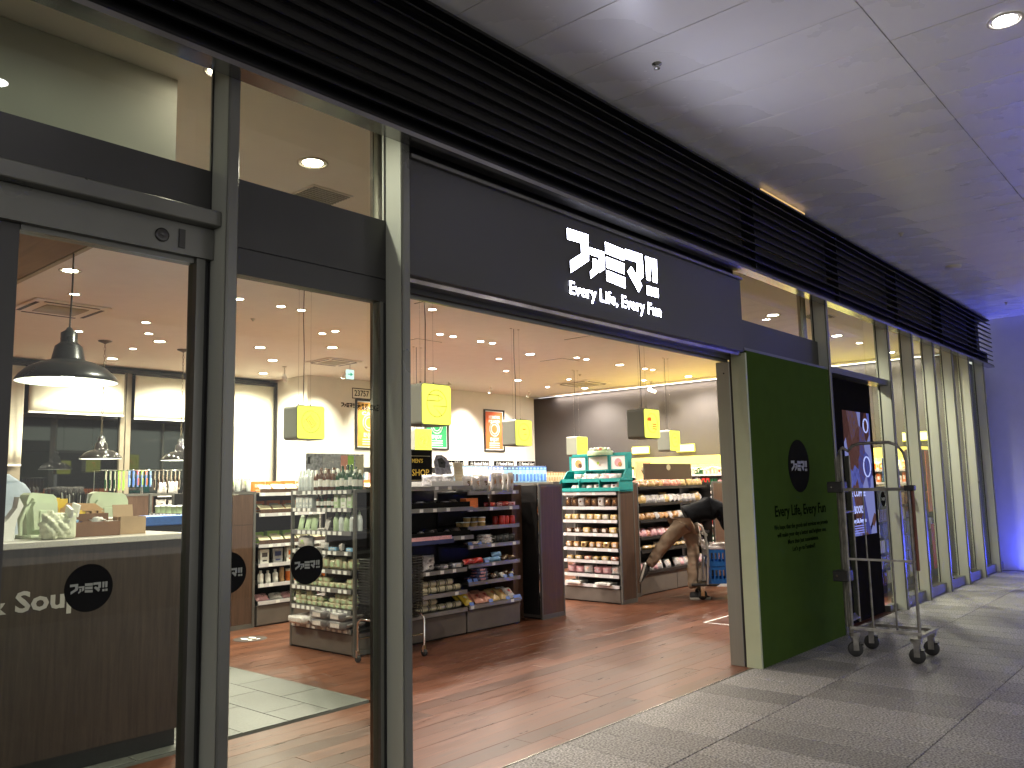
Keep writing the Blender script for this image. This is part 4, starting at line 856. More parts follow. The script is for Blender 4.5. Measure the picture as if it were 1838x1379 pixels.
for z in (.07, .33): bx('gold_line', (.03, .77, -.002, -.0005, z, z+.004), K['beige'], t)
t = thing('photo_banner', 'grey and beige photo banner of clothes above the bottle rack', 'banner', (4.96, 7.14, 1.515))
bx('card', (0, .735, 0, .006, 0, .345), pc('banner', (.30, .30, .33), .2, .4, 0, 10, var=.6), t)
for (a, b, c_, d, kk) in ((.20, .42, .18, .32, 'silver'), (.27, .34, .0, .18, 'silver'), (.17, .27, .03, .12, 'toast'), (.38, .47, .03, .13, 'toast'), (.43, .52, .1, .33, 'salmon'), (.52, .60, .15, .33, 'lime'), (.62, .73, .12, .33, 'beige'), (.50, .73, .02, .06, 'red'), (.02, .05, .24, .31, 'black')): bx('print_shape', (a, b, -.0015, -.0003, c_, d), K[kk], t)
# snack bay
stock(GB2, 1.44, .06, .02, .42, [P_bag('film', .13, .17, .06, 'choc', 3), P_bag('film', .12, .16, .06, 'bread', 5)], .10, 'clear snack bag with brown contents standing on top of the snack bay', 'snack bag', 'clear snack bags on top of the snack bay', rows=2)
stock(GB2, 1.44, .05, .44, .82, [P_bag('film', .08, .20, .05, 'bread', 7), P_bag('film', .08, .19, .05, 'salmon', 2), P_bag('white', .08, .2, .05, 'choc', 8)], .085, 'tall narrow nut bag standing on top of the snack bay', 'snack bag', 'tall nut bags on top of the snack bay')
stock(GB2, 1.27, .04, -.02, .20, [P_box('orange', .20, .08, .10, 'orange')], .21, 'low orange box on the upper shelf of the snack bay', 'box', None)
stock(GB2, 1.27, .04, .40, .82, [P_bag('red', .10, .05, .04, 'salmon', 3), P_bag('pink', .10, .045, .04, 'red', 4)], .10, 'small red packet lying on the upper shelf of the snack bay', 'packet', 'red packets on the upper shelf of the snack bay', rz=.4, rows=2, rstep=.08)
stock(GB2, 1.075, .05, .0, .34, [P_cup('clear', .05, .045, 'toast')], .10, 'small domed tub of yellow sweets on the second shelf of the snack bay', 'tub', 'domed tubs on the second shelf', stack=2, sh=.045, rows=2)
stock(GB2, 1.075, .05, .56, .82, [P_tube('red', .09, .034, 'red')], .085, 'red tin with white print on the second shelf of the snack bay', 'tin', 'red tins on the second shelf', rows=2)
stock(GB2, .885, .04, .04, .40, [P_block('silver', .15, .10, .04, 'film', 3)], .17, 'shiny silver pack on the third shelf of the snack bay', 'pack', 'silver packs on the third shelf', stack=3, sh=.03, rz=.2)
stock(GB2, .885, .05, .42, .82, [P_bag('black', .09, .08, .04, 'grey', 3)], .08, 'small black packet on the third shelf of the snack bay', 'packet', 'black packets on the third shelf', rows=2, rz=.3)
stock(GB2, .69, .04, .0, .30, [P_bag('red', .15, .06, .06, 'pink', 3)], .13, 'red and white packet lying on the fourth shelf of the snack bay', 'packet', 'red packets on the fourth shelf', stack=2, sh=.06, rz=.3, lean=-.5)
stock(GB2, .69, .04, .32, .56, [P_bag('sky', .14, .05, .06, 'blue', 3)], .12, 'sky blue packet lying on the fourth shelf of the snack bay', 'packet', 'blue packets on the fourth shelf', stack=2, sh=.05, rz=.3, lean=-.5)
stock(GB2, .69, .04, .58, .82, [P_bag('choc', .12, .05, .05, 'toast', 3)], .11, 'brown packet lying on the fourth shelf of the snack bay', 'packet', 'brown packets on the fourth shelf', rz=.4, lean=-.6, rows=2, rstep=.08)
stock(GB2, .51, .04, .10, .36, [P_block('navy', .15, .10, .035, 'pink', 3)], .15, 'flat dark box with pink print on the fifth shelf of the snack bay', 'box', 'flat boxes on the fifth shelf', stack=4, sh=.032, rz=.15, rows=2, rstep=.11)
stock(GB2, .51, .04, .40, .82, [P_bag('choc', .11, .06, .05, 'beige', 2), P_bag('white', .10, .06, .04, 'kraft', 2)], .12, 'small wrapped sweet pack on the fifth shelf of the snack bay', 'packet', 'sweet packs on the fifth shelf', rz=.5, lean=-.6, rows=2, rstep=.08)
for (a, b, kk, k2, w_) in ((.0, .18, 'yellow', 'white', 'yellow'), (.19, .44, 'salmon', 'red', 'red and brown'), (.45, .70, 'toast', 'orange', 'orange nut'), (.70, .82, 'film', 'red', 'white and red')):
    stock(GB2, .275, .05, a, b, [P_bag(kk, .13, .16, .045, k2, 5)], .115, f'{w_} bag leaning back on the lowest shelf of the snack bay', 'snack bag', f'{w_} bags on the lowest shelf', rows=2, rstep=.09, lean=-.9, rz=.15)
for zz, xs in ((.275, (.06, .35, .62, .74, .80)), (.51, (.04, .12, .58, .68)), (.69, (.30,)), (.885, (.05, .19, .33))):
    for x in xs:
        o = MB().box(-.03, .03, -.004, 0, -.02, .035, M=T(0, 0, 0, 0, 1, R(-25))).build('price_card', tagb_m, tB2); o.location = (x, -.012, zz)
# right end cap of island 1
tR, GR = gondola('end rack with a brown wood side at the right end of the black shelves', 7.77, 6.10, pi/2, 1.02, .42, 1.50, [.5, .72, .94, 1.15, 1.33], .25, sides=('wood', 'wood'), tags=.12)
for z, kk in ((.25, 'sky'), (.5, 'white'), (.72, 'silver'), (.94, 'toast'), (1.15, 'orange'), (1.33, 'salmon')):
    stock(GR, z, .04, .03, .97, [P_bottle(kk, 'white', .15, .035) if kk in ('sky', 'white') else P_bag(kk, .11, .14, .05, 'film', 3)], .12, f'item seen edge on at the right end rack, {kk if kk not in ("toast","salmon") else "brown" if kk=="toast" else "pink"} one', 'goods', f'{kk} goods on the right end rack')
# back side of island 1 (unseen faces kept plain)
bx_ = thing('rear_shelving', 'plain back shelving of the first island behind the black shelves', 'shelf unit', (5.27, 6.63, 0)); MB().box(0, 2.05, 0, .48, .02, 1.36).build('cabinet', shelf_m, bx_)

# ---- basket stack
t = thing('basket_stack_trolley', 'chrome wheeled stand under the stacked black shopping baskets', 'basket stand', (4.95, 5.82, 0))
for sx2 in (-.26, .26):
    MB().tube([(sx2, -.14, .10), (sx2, -.14, .33), (sx2, -.10, .37), (sx2, .10, .37), (sx2, .14, .33), (sx2, .14, .10)], .010, 8).build('hoop', chrome, t)
    for sy2 in (-.14, .14):
        w_ = MB().lathe([(.008, -.012), (.030, -.012), (.032, 0), (.030, .012), (.008, .012)], 16, M=T(sx2, sy2, .034) @ Matrix.Rotation(pi/2, 4, 'Y')).build('wheel', rubber, t)
        MB().box(sx2-.016, sx2+.016, sy2-.01, sy2+.01, .04, .10).build('fork', chrome, t)
MB().tube([(-.26, -.14, .2), (.26, -.14, .2)], .007, 6).tube([(-.26, .14, .2), (.26, .14, .2)], .007, 6).build('crossbar', chrome, t)
wire = mat('black_wire', (.015, .015, .015), .35, .3)
mbk = MB()
def ringp(w, d, z): return [(-w, -d, z), (w, -d, z), (w, d, z), (-w, d, z)]
mbk.tube(ringp(.235, .16, .10), .005, 5, close=True); mbk.tube(ringp(.20, .13, -.05), .004, 5, close=True)
for i in range(9): x = -.2+.05*i; mbk.tube([(x*1.15, -.16, .10), (x, -.13, -.05), (x, .13, -.05), (x*1.15, .16, .10)], .002, 3)
for z in (.06, .02, -.01): mbk.tube(ringp(.205+.03*(z+.05)/.15, .133+.027*(z+.05)/.15, z), .002, 3, close=True)
bme = mbk.mesh('shopping_basket', wire)
for i in range(17):
    o = put('shopping_basket', bme); o.location = (4.95, 5.82, .40+.0235*i); tag(o, 'black wire shopping basket in the nested stack in front of the black shelves', 'shopping basket', 'nested shopping baskets')

# ---- C: bread end rack of island 2
tC, GC = gondola('white edged end rack of wrapped cakes under the turquoise display', 8.80, 6.90, NEG, .90, .33, 1.50, [.35, .525, .677, .863, 1.032, 1.20, 1.385], .225, overhang=.0, rail=raillt_m, tags=.22, sides=('frame', 'wood'))
CR = [(.35, 'pink', 'white', 'pink and white sweet roll bag', P_bag('pink', .13, .10, .06, 'film', 2), P_bag('film', .13, .11, .07, 'salmon', 5), .13, 'lowest', 2),
 (.525, 'toast', 'x', 'wrapped orange cake slice', P_block('toast', .10, .09, .05, 'film', 3), P_block('salmon', .10, .09, .05, 'film', 4), .125, 'second', 1),
 (.677, 'bread', 'x', 'golden wrapped bun', P_block('bread', .09, .08, .08, 'film', 3), P_block('toast', .09, .08, .08, 'choc', 4), .115, 'third', 1),
 (.863, 'toast', 'x', 'wrapped sponge cake block', P_block('choc', .12, .09, .07, 'film', 5), P_block('toast', .10, .09, .075, 'film', 6), .125, 'fourth', 1),
 (1.032, 'toast', 'x', 'pale yellow wrapped cake block', P_block('toast', .10, .09, .075, 'film', 7), P_block('beige', .10, .09, .075, 'film', 8), .12, 'fifth', 1),
 (1.20, 'bread', 'x', 'brown biscuit bag in clear film', P_bag('choc', .10, .12, .05, 'bread', 3), P_bag('film', .10, .12, .05, 'choc', 4), .10, 'sixth', 1)]
for (z, _a, _b, nm_, p1, p2, st_, ct, rw) in CR:
    stock(GC, z, .06, .03, .87, [p1, p1, p2], st_, f'{nm_} on the {ct} shelf of the cake rack', 'cake', f'cakes on the {ct} shelf of the cake rack', rows=rw, rstep=.10)
stock(GC, .225, .03, .02, .35, [P_box('white', .26, .18, .035)], .33, 'flat white box on the base of the cake rack', 'box', None)
stock(GC, .225, .03, .50, .80, [P_box('white', .24, .18, .03, 'silver')], .30, 'second flat white box on the base of the cake rack', 'box', None)
# turquoise display on top
t = thing('turquoise_display', 'turquoise cardboard display with framed cake photos on top of the cake rack', 'display stand', tuple(GC @ Vector((0, 0, 1.39))), NEG)
tq = pc('turquoise', (.01, .27, .26), .1, .5)
for z_ in (.008, .125):
    MB().box(.0, .95, -.02+z_*.3, .27, z_, z_+.012).box(.0, .95, -.03+z_*.3, -.02+z_*.3, z_, z_+.045).build('tier', tq, t)
for x in (0.0, .31, .63, .94): MB().prism([(-.02, 0), (.27, 0), (.27, .30), (.14, .27), (.05, .17), (-.02, .15)], x, x+.01, axis='x').build('divider', tq, t)
MB().box(.0, .95, .27, .28, .0, .50).build('back_card', tq, t)
for (a, b, kk) in ((.07, .30, 'bread'), (.35, .66, 'lime'), (.71, .93, 'pink')):
    f_ = MB().box(a-.03, b+.03, .15, .17, .27, .285).box(a-.03, b+.03, .15, .17, .455, .47).box(a-.03, a, .15, .17, .285, .455).box(b, b+.03, .15, .17, .285, .455).build('photo_frame', tq, t)
    bx('photo_card', (a, b, .158, .165, .285, .455), tag_m, f_); c0 = (a+b)/2
    MB().lathe([(.055 if kk != 'lime' else .02, 0), (.05 if kk != 'lime' else .02, .002)], 20, M=T(c0, .157, .37, 0, 1, R(90))).build('photo_print', K[kk], f_)
    MB().lathe([(.03 if kk != 'lime' else .008, 0), (.028 if kk != 'lime' else .008, .002)], 16, M=T(c0+.03, .1545, .345, 0, 1, R(90))).build('photo_print', K['choc' if kk == 'bread' else 'bread'], f_)
stock(GC, 1.39+.14, .05, .22, .85, [P_bag('film', .12, .10, .06, 'white', 3), P_bag('film', .11, .10, .06, 'bread', 5), P_bag('pink', .11, .10, .06, 'film', 6)], .085, 'shiny white wrapped bun on the upper tier of the turquoise display', 'bun', 'buns on the turquoise upper tier', rows=2, rstep=.09, rz=.6, lean=-.5)
stock(GC, 1.39+.02, .03, .12, .90, [P_bag('film', .11, .08, .06, 'white', 9), P_bag('film', .11, .08, .05, 'choc', 4)], .13, 'wrapped bun in a compartment of the lower turquoise tier', 'bun', 'buns on the turquoise lower tier', rz=.5, lean=-.5)
t = thing('toy_cake', 'pale green decorated cake model on top of the turquoise display', 'cake model', tuple(GC @ Vector((.50, .22, 1.86))))
MB().lathe([(.17, 0), (.175, .045), (.16, .06)], 24).build('base_tier', K['mint'], t)
for i in range(10): a = 2*pi*i/10; MB().lathe([(.001, -.02), (.026, -.012), (.03, 0), (.02, .02), (.001, .028)], 10, M=T(.12*cos(a), .12*sin(a), .075)).build('cream_rosette', K[('salmon', 'mint', 'white')[i % 3]], t)
MB().lathe([(.10, .06), (.09, .10), (.001, .11)], 20).build('top_tier', K['mint'], t)
# side panel + D shelves
tD0 = thing('island_side_panel', 'brown wood panel between the cake rack and the bread shelves', 'side panel', (9.15, 6.20, 0))
bx('panel', (.03, .40, 0, .02, .05, 1.47), wood_d, tD0); bx('post', (0, .028, -.005, .03, 0, 1.50), frame_m, tD0, c=.003); bx('post', (.402, .43, -.005, .03, 0, 1.50), frame_m, tD0, c=.003); bx('crossbar', (.03, .40, -.003, .022, 1.472, 1.50), frame_m, tD0); bx('crossbar', (.03, .40, -.003, .022, 0.0, .048), frame_m, tD0)
tD, GD = gondola('long bread shelves beside the bending worker', 9.59, 6.22, 0, 1.90, .46, 1.46, [.59, .765, .99, 1.215, 1.44], .31, overhang=.02, tags=0, sides=(None, None), rail=shelf_m, floor_split=[.95])
DR = [(.31, 'clear bag of small buns', [P_bag('film', .13, .13, .07, 'bread', 3), P_bag('pink', .13, .12, .07, 'film', 4)], 'lowest'), (.59, 'flat wrapped sandwich', [P_block('toast', .14, .10, .04, 'film', 3), P_bag('film', .14, .09, .05, 'choc', 6)], 'second'), (.765, 'pink wrapped sweet bun', [P_bag('pink', .12, .12, .07, 'film', 2), P_bag('salmon', .12, .11, .07, 'film', 5)], 'third'),
 (.99, 'round bread roll in clear film', [P_bag('bread', .13, .10, .08, 'film', 3), P_bag('film', .13, .11, .08, 'bread', 5)], 'fourth'), (1.215, 'large loaf bag in clear film', [P_bag('toast', .16, .15, .09, 'film', 3), P_bag('film', .15, .12, .09, 'beige', 8)], 'fifth'), (1.44, 'glossy orange or brown wrapped roll', [P_bag('bread', .13, .10, .08, 'film', 3), P_bag('toast', .13, .10, .08, 'salmon', 4), P_bag('lime', .12, .10, .08, 'film', 5), P_bag('salmon', .13, .10, .08, 'film', 6)], 'top')]
for (z, nm_, ps, ct) in DR: stock(GD, z, .05, .03, 1.86, (lambda i, rn, ps=ps: rn.choice(ps)), .115, f'{nm_} on the {ct} bread shelf', 'bread', f'bread on the {ct} bread shelf', rz=.5, rows=1, lean=-.45)
t = thing('header_board', 'large dark brown board with a small oval badge above the bread shelves', 'shelf sign', (10.36, 6.58, 1.48))
bx('board', (0, 1.35, 0, .02, 0, .29), mat('brown_board', (.05, .028, .02), .5), t); MB().lathe([(.045, 0), (.04, .003)], 20, M=T(.67, -.001, .235, 0, 1, R(90)) @ Matrix.Diagonal((1.3, 1, 1, 1))).build('badge', K['beige'], t)
tF0, GF0 = gondola('small end rack with brown side beyond the bread shelves', 11.90, 6.15, pi/2, .9, .38, 1.49, [.5, .8, 1.1, 1.3], .25, sides=('wood', 'wood'), tags=.1)
t = thing('heart_board', 'light wooden display board with a green heart beyond the bread', 'display board', (13.1, 8.5, 1.48)); bx('board', (0, .5, 0, .02, 0, .40), K['kraft'], t)
MB().prism([(.25, .15), (.33, .24), (.31, .29), (.27, .30), (.25, .27), (.23, .30), (.19, .29), (.17, .24)], -.004, -.0005, axis='y').build('heart', K['green'], t)

# ---- E: middle island on the left with tins
ORD = {.25: 'lowest', .45: 'second', .65: 'third', .86: 'fourth', 1.06: 'fifth', 1.27: 'top', .76: 'lower', 1.0: 'middle', 1.25: 'upper', 1.475: 'top'}
tE0, GE0 = gondola('narrow end rack seen between counter and first fin', 4.40, 9.32, NEG, .93, .30, 1.49, [.45, .65, .86, 1.06, 1.27], .25, tags=.075, sides=('frame', None))
for z, kk in ((.25, 'yellow'), (.45, 'silver'), (.65, 'white'), (.86, 'clear'), (1.06, 'beige'), (1.27, 'mint')): stock(GE0, z, .05, .05, .90, [P_cup('clear', .09, .045, kk)], .115, f'small tub on the {ORD[z]} shelf of the rack by the counter', 'tub', f'tubs on the {ORD[z]} shelf by the counter')
tEp = thing('island_side_panel', 'brown wood panel left of the tins on the middle island', 'side panel', (4.72, 8.39, 0))
bx('panel', (.03, .42, 0, .02, .05, 1.12), wood_d, tEp); bx('panel', (.03, .42, 0, .02, 1.124, 1.455), wood_d, tEp); bx('post', (0, .028, -.005, .03, 0, 1.49), frame_m, tEp); bx('post', (.422, .45, -.005, .03, 0, 1.49), frame_m, tEp); bx('crossbar', (.03, .42, -.003, .022, 1.457, 1.49), frame_m, tEp); bx('crossbar', (.03, .42, -.003, .022, 0.0, .048), frame_m, tEp)
bx('island_core', (.02, .44, .03, .9, .02, 1.45), shelf_m, tEp)
tE, GE = gondola('shelf bay of round tins, pouches and sprays on the middle island', 5.20, 8.39, 0, 1.10, .45, 1.48, [.46, .68, .895, 1.24, 1.47], .27, overhang=.0, tags=.10, sides=(None, 'frame'), rail=raillt_m)
tE2, GE2 = gondola('second shelf bay of the middle island behind the bottle rack', 6.36, 8.39, 0, 1.10, .45, 1.48, [.46, .68, .895, 1.24, 1.47], .27, overhang=.0, tags=.10, sides=(None, 'frame'), rail=raillt_m)
for G_, gl in ((GE, ''), (GE2, ' behind the bottle rack')):
    for z, ct in ((1.47, 'top'), (1.24, 'second'), (.895, 'third')):
        t = thing('wooden_tray', f'brown wooden tray of round tins on the {ct} shelf'+(gl or ' of the middle island'), 'tray', tuple(G_ @ Vector((0, 0, z+.001)))); MB().box(.02, 1.07, -.012, 0, 0, .045).box(.02, 1.07, 0, .30, 0, .004).build('tray_body', wood_d, t)
        stock(G_, z+.006, .07, .03, 1.06, [P_dish('white')], .17, f'white round tin tilted forward in the {ct} wooden tray'+gl, 'tin', f'round tins in the {ct} tray'+gl, rz=.05)
        stock(G_, z+.006, .24, .03, 1.06, [P_box('orange' if z > 1 else 'lime', .17, .06, .13, 'beige')], .178, (f'orange carton standing behind the tins of the {ct} tray' if z > 1 else f'olive carton standing behind the tins of the {ct} tray')+gl, 'carton', f'cartons behind the {ct} tray'+gl, rz=.02)
    stock(G_, .68, .05, .03, 1.05, [P_box('white', .12, .05, .17, 'grey'), P_box('silver', .12, .05, .17, 'navy'), P_box('white', .12, .05, .17, 'orange'), P_box('white', .12, .05, .17, 'red')], .155, 'white pouch box with a coloured label on the fourth shelf'+(gl or ' of the middle island'), 'pouch box', 'pouch boxes on the fourth shelf'+gl)
    stock(G_, .46, .05, .03, .30, [P_bottle('white', 'white', .15, .035)], .085, 'white spray bottle on the fifth shelf'+(gl or ' of the middle island'), 'spray bottle', 'white sprays on the fifth shelf'+gl)
    stock(G_, .46, .05, .31, 1.05, [P_tube('kraft', .16, .028, 'kraft'), P_tube('orange', .14, .03, 'white'), P_box('orange', .06, .05, .14)], .08, 'brown or orange canister on the fifth shelf'+(gl or ' of the middle island'), 'canister', 'canisters on the fifth shelf'+gl)
    stock(G_, .27, .05, .03, 1.05, [P_bag('pink', .16, .10, .06, 'grey', 3), P_bag('film', .16, .10, .06, 'silver', 4)], .15, 'pink or clear pouch lying on the lowest shelf'+(gl or ' of the middle island'), 'pouch', 'pouches on the lowest shelf'+gl, lean=-.9, rz=.3)
stock(Matrix.Translation((4.72, 8.43, 1.49)), 0, .05, .05, .44, [P_bag('film', .06, .17, .05, 'lime', 3), P_tube('clear', .16, .03, 'silver')], .06, 'clear jar or bag of green sticks on top of the wood panel', 'jar', 'jars on top of the middle island panel', rows=2)

# ---- row F behind the black shelves: peg racks of hanging goods
def peg_rack(x0, x1, y, z, lab, packs, cat, grp, step=.085, rows=3, h=.17):
    t = thing('peg_rack', lab[0], 'peg rack', (0, 0, 0)); bx('cabinet', (x0, x1, y+.02, y+.5, 0.02, 1.46), shelf_m, t)
    n = int((x1-x0)/step)
    for i in range(n):
        x = x0+(i+.5)*step; MB().tube([(x, y+.30, z+.01), (x, y-.04, z+.01), (x, y-.045, z+.025)], .003, 4).build('hook', chrome, t)
    MB().box(x0, x1, y+.30, y+.32, 1.46, z+.03).build('back_board', frame_m, t)
    for i in range(n):
        for r_ in range(rows):
            o = put('hanging_pack', packs(i), None, None, T(x0+(i+.5)*step, y-.02+r_*.07, z, random.uniform(-.08, .08))); tag(o, lab[1], cat, grp)
peg_rack(8.35, 10.45, 8.45, 1.775, ('rack of hanging blue and white packs behind the snack bay', 'blue or white card pack hanging behind the snack bay'), lambda i: P_peg(('sky', 'sky', 'blue', 'navy', 'blue', 'blue')[i//4 % 6], 'white' if i < 12 else 'sky', .075, .24), 'hanging pack', 'packs hanging behind the snack bay')
peg_rack(10.6, 11.9, 9.2, 1.70, ('rack of small brown hanging packs left of the turquoise display', 'small brown card pack hanging left of the turquoise display'), lambda i: P_peg('kraft', 'beige', .06, .16), 'hanging pack', 'brown packs hanging left of the turquoise display', step=.075)
# island 4 at far left
t4 = thing('island_side_panel', 'brown wood panel of the far left island above the counter end', 'side panel', (4.38, 10.62, 0)); bx('panel', (0, .68, 0, .02, .05, 1.46), wood_d, t4); bx('cap', (-.02, .70, -.004, .4, 1.461, 1.49), frame_m, t4)
t5, G5 = gondola('far left island shelves of snack bags above the counter end', 5.10, 10.62, 0, .34, .4, 1.48, [.5, .76, 1.0, 1.25, 1.475], .3, tags=.09, sides=(None, 'frame'), rail=raillt_m)
t6, G6 = gondola('narrow far shelf bay right of the grey post beyond the counter', 5.48, 10.62, 0, .20, .4, 1.48, [.5, .76, 1.0, 1.25, 1.475], .3, tags=.09, sides=(None, 'frame'), rail=raillt_m)
for z in (.76, 1.0, 1.25, 1.475):
    stock(G5, z, .05, .02, .32, [P_bag('film', .13, .16, .06, 'salmon' if z > 1.3 else 'grey', 3)], .10, f'clear snack bag on the {ORD[z]} shelf of the far left island', 'snack bag', f'snack bags on the {ORD[z]} far left shelf')
    stock(G6, z, .05, .01, .19, [P_bag('film', .12, .15, .06, 'red', 5)], .09, f'clear bag with red contents on the {ORD[z]} shelf of the narrow far bay', 'snack bag', f'red bags on the {ORD[z]} shelf of the narrow bay')
t7 = thing('island_side_panel', 'far brown wood panel with stacked cans left of the first fin', 'side panel', (5.72, 10.60, 0)); bx('panel', (0, .45, 0, .02, .05, 1.46), wood_d, t7); bx('cap', (-.02, .47, -.004, .4, 1.461, 1.49), frame_m, t7)
for (z, kk) in ((1.5, 'clear'), ): stock(Matrix.Translation((5.6, 10.65, 1.49)), 0, .02, .0, .5, [P_bag('film', .10, .14, .07, 'clear', 5)], .09, 'clear bag on top of the far brown panel', 'bag', 'clear bags on top of the far panel', rows=2, rz=.5)
def hang_row(x0, n, y, z, packs, lab, grp):
    t = thing('peg_bar', 'chrome bar carrying '+grp, 'peg bar', (0, 0, 0)); MB().tube([(x0-.02, y, z+.01), (x0+n*.055, y, z+.01)], .006, 6).tube([(x0, y+.3, z+.01), (x0, y-.1, z+.01)], .005, 5).tube([(x0+n*.055-.02, y+.3, z+.01), (x0+n*.055-.02, y-.1, z+.01)], .005, 5).tube([(x0, y+.25, 1.49), (x0, y+.25, z+.01)], .006, 5).tube([(x0+n*.055-.02, y+.25, 1.49), (x0+n*.055-.02, y+.25, z+.01)], .006, 5).build('bar', chrome, t)
    for i in range(n): o = put('hanging_pack', packs(i), None, None, T(x0+.03+i*.055, y-.02, z, .9)); tag(o, lab(i), 'hanging pack', grp)
hang_row(4.45, 5, 10.7, 1.775, lambda i: P_peg('lime' if i > 2 else 'green', 'green' if i < 3 else 'lime', .07, .24), lambda i: 'green bag hanging from the far bar above the counter', 'green bags hanging above the counter')
hang_row(4.74, 6, 10.7, 1.775, lambda i: P_peg(('sky', 'blue', 'red', 'lime', 'orange', 'sky')[i], 'blue', .07, .20), lambda i: 'colourful card pack hanging in the far middle of the bar', 'colourful packs hanging above the counter')
hang_row(5.07, 7, 10.7, 1.775, lambda i: P_peg('black', 'choc', .07, .24), lambda i: 'dark brown pack hanging at the right of the far bar', 'dark packs hanging beyond the counter')

# ---- chilled cases on the charcoal wall, stationery wall under the posters
def wallcase(y0, y1, lab, hd, cols, seed, H=1.96, lit=True):
    t = thing('chilled_case', lab, 'chilled case', (13.62, 0, 0))
    bx('base', (0, .75, y0, y1, 0, .38), base_m, t); bx('back_panel', (.70, .75, y0, y1, .38, H), tag_m, t); bx('canopy', (.05, .75, y0, y1, H-.05, H), hd, t)
    bx('canopy_face', (.03, .05, y0, y1, H-.16, H), hd, t)
    for y_ in (y0, y1-.02): bx('end_panel', (0, .70, y_, y_+.02, .38, H-.051), frame_m, t)
    if lit: MB().box(.10, .13, y0+.05, y1-.05, H-.075, H-.055).build('tube_light', emis('case_tube', (1.0, .93, .62), 4.0), t)
    rn = random.Random(seed)
    for k_, z in enumerate((.42, .72, .97, 1.20, 1.42, 1.62)):
        s_ = bx('shelf', (.10-.02*k_*0+.05*(k_ > 3), .70, y0+.02, y1-.02, z-.015, z), tag_m, t); bx('ticket_rail', (.088+.05*(k_ > 3), .0995+.05*(k_ > 3), y0+.02, y1-.02, z-.03, z+.004), raillt_m, s_)
        mb = MB(); y_ = y0+.06
        while y_ < y1-.08:
            w_ = rn.uniform(.05, .09); h_ = rn.uniform(.09, .15); mi = rn.randrange(len(cols))
            if rn.random() < .92: mb.box(.14+.05*(k_ > 3), .24+.05*(k_ > 3), y_, y_+w_*.85, z, z+h_, mi, c=.006); mb.box(.138+.05*(k_ > 3), .14+.05*(k_ > 3), y_+w_*.2, y_+w_*.65, z+h_*.3, z+h_*.7, (mi+1) % len(cols))
            y_ += w_
        mb.build('packed_goods', [K[c] for c in cols], t, 'stuff')
    if lit: lamp('case_lamp', 'AREA', (13.62+.22, (y0+y1)/2, H-.09), 7*(y1-y0), (1, .90, .62), None, (0, R(12), 0), .1, sy=y1-y0-.1)
wallcase(6.9, 9.35, 'brightly lit chilled case under the charcoal wall right of the turquoise display', mat('yellow_canopy', (.75, .62, .12), .4, emit=(1, .8, .15), estr=.5), ['green', 'white', 'pink', 'clear', 'red', 'green'], 3)
wallcase(3.75, 6.85, 'brightly lit chilled case seen between the far fins', MC['yellow_canopy'], ['orange', 'white', 'salmon', 'white', 'green', 'clear'], 5)
t = thing('stationery_shelving', 'low stationery wall shelving under the black header signs', 'shelf unit', (0, 0, 0)); bx('cabinet', (8.6, 14.3, 11.62, 11.95, 0, 1.86), shelf_m, t)
mb = MB(); rn = random.Random(9)
for k_ in range(7):
    for i in range(62):
        if rn.random() < .9: x = 8.65+i*.09; z = .35+k_*.21; mb.box(x, x+.075, 11.60, 11.618, z, z+rn.uniform(.10, .17), rn.randrange(5))
mb.build('hanging_goods', [K[c] for c in ('white', 'sky', 'beige', 'pink', 'grey')], t, 'stuff')
# magazine racks and posters just inside the far glass
tm = thing('magazine_rack', 'dark magazine rack standing inside the far windows', 'magazine rack', (0, 0, 0))
bx('cabinet', (10.9, 14.1, 3.72, 4.05, 0, 1.38), shelf_m, tm)
mb = MB(); rn = random.Random(4)
for k_ in range(6):
    for i in range(20):
        x = 10.95+i*.157; z = .12+k_*.20; mb.box(x, x+.13, 3.69-.0*k_, 3.712, z, z+.16, rn.randrange(6))
mb.build('magazines', [K[c] for c in ('grey', 'white', 'navy', 'beige', 'black', 'choc')], tm, 'stuff')
for (x, w_, z0, z1, kk, lab) in ((11.45, .36, 1.45, 1.75, 'blue', 'blue card on top of the magazine rack behind the fins'), (12.45, .42, 1.02, 1.88, 'salmon', 'tall orange red poster behind the fifth far fin'), (13.42, .42, .98, 1.88, 'orange', 'tall orange poster behind the sixth far fin'), (13.45, .34, .15, .80, 'red', 'dark red poster low behind the sixth far fin')):
    t = thing('window_poster', lab, 'poster', (x, 3.62, z0)); bx('print', (0, w_, 0, .006, 0, z1-z0), K[kk], t); bx('pale_label', (w_*.45, w_*.6, -.002, -.0005, (z1-z0)*.5, (z1-z0)*.9), tag_m, t); MB().box(w_*.45, w_*.55, .0065, .03, 0, z1-z0).build('stay', black_m, t)

# ================================================================ counter
ct = thing('service_counter', 'dark wood counter with pale top and white soup lettering by the door', 'counter', (0, 4.93, 0))
ctop = mat('counter_top', (.50, .48, .44), .3, var=.12, vscale=120)
MB().box(-2.0, 2.60, 0, 1.0, 1.215, 1.250, c=.003).build('countertop', ctop, ct)
MB().box(-2.0, 2.575, .02, .96, .105, 1.2135).build('front_panel', wood_c, ct); MB().box(-2.0, 2.545, .05, .94, 0.004, .104).build('toe_kick', black_m, ct)
wv = mat('white_vinyl', (.42, .40, .38), .5)
wall_text('Soup', .148, wv, (1.632, .0185, .888), ct, .0008, .004, fitw=.335); wall_text('Salad &', .148, wv, (1.592-.54, .0185, .888), ct, .0008, .004, fitw=.54)
Z = 1.251
pale = mat('pale_green_plastic', (.52, .60, .44), .45, var=.05); pale2 = mat('clouded_poly_sheet', (.62, .65, .50), .3, bump=.6, bscale=14, coat=.3)
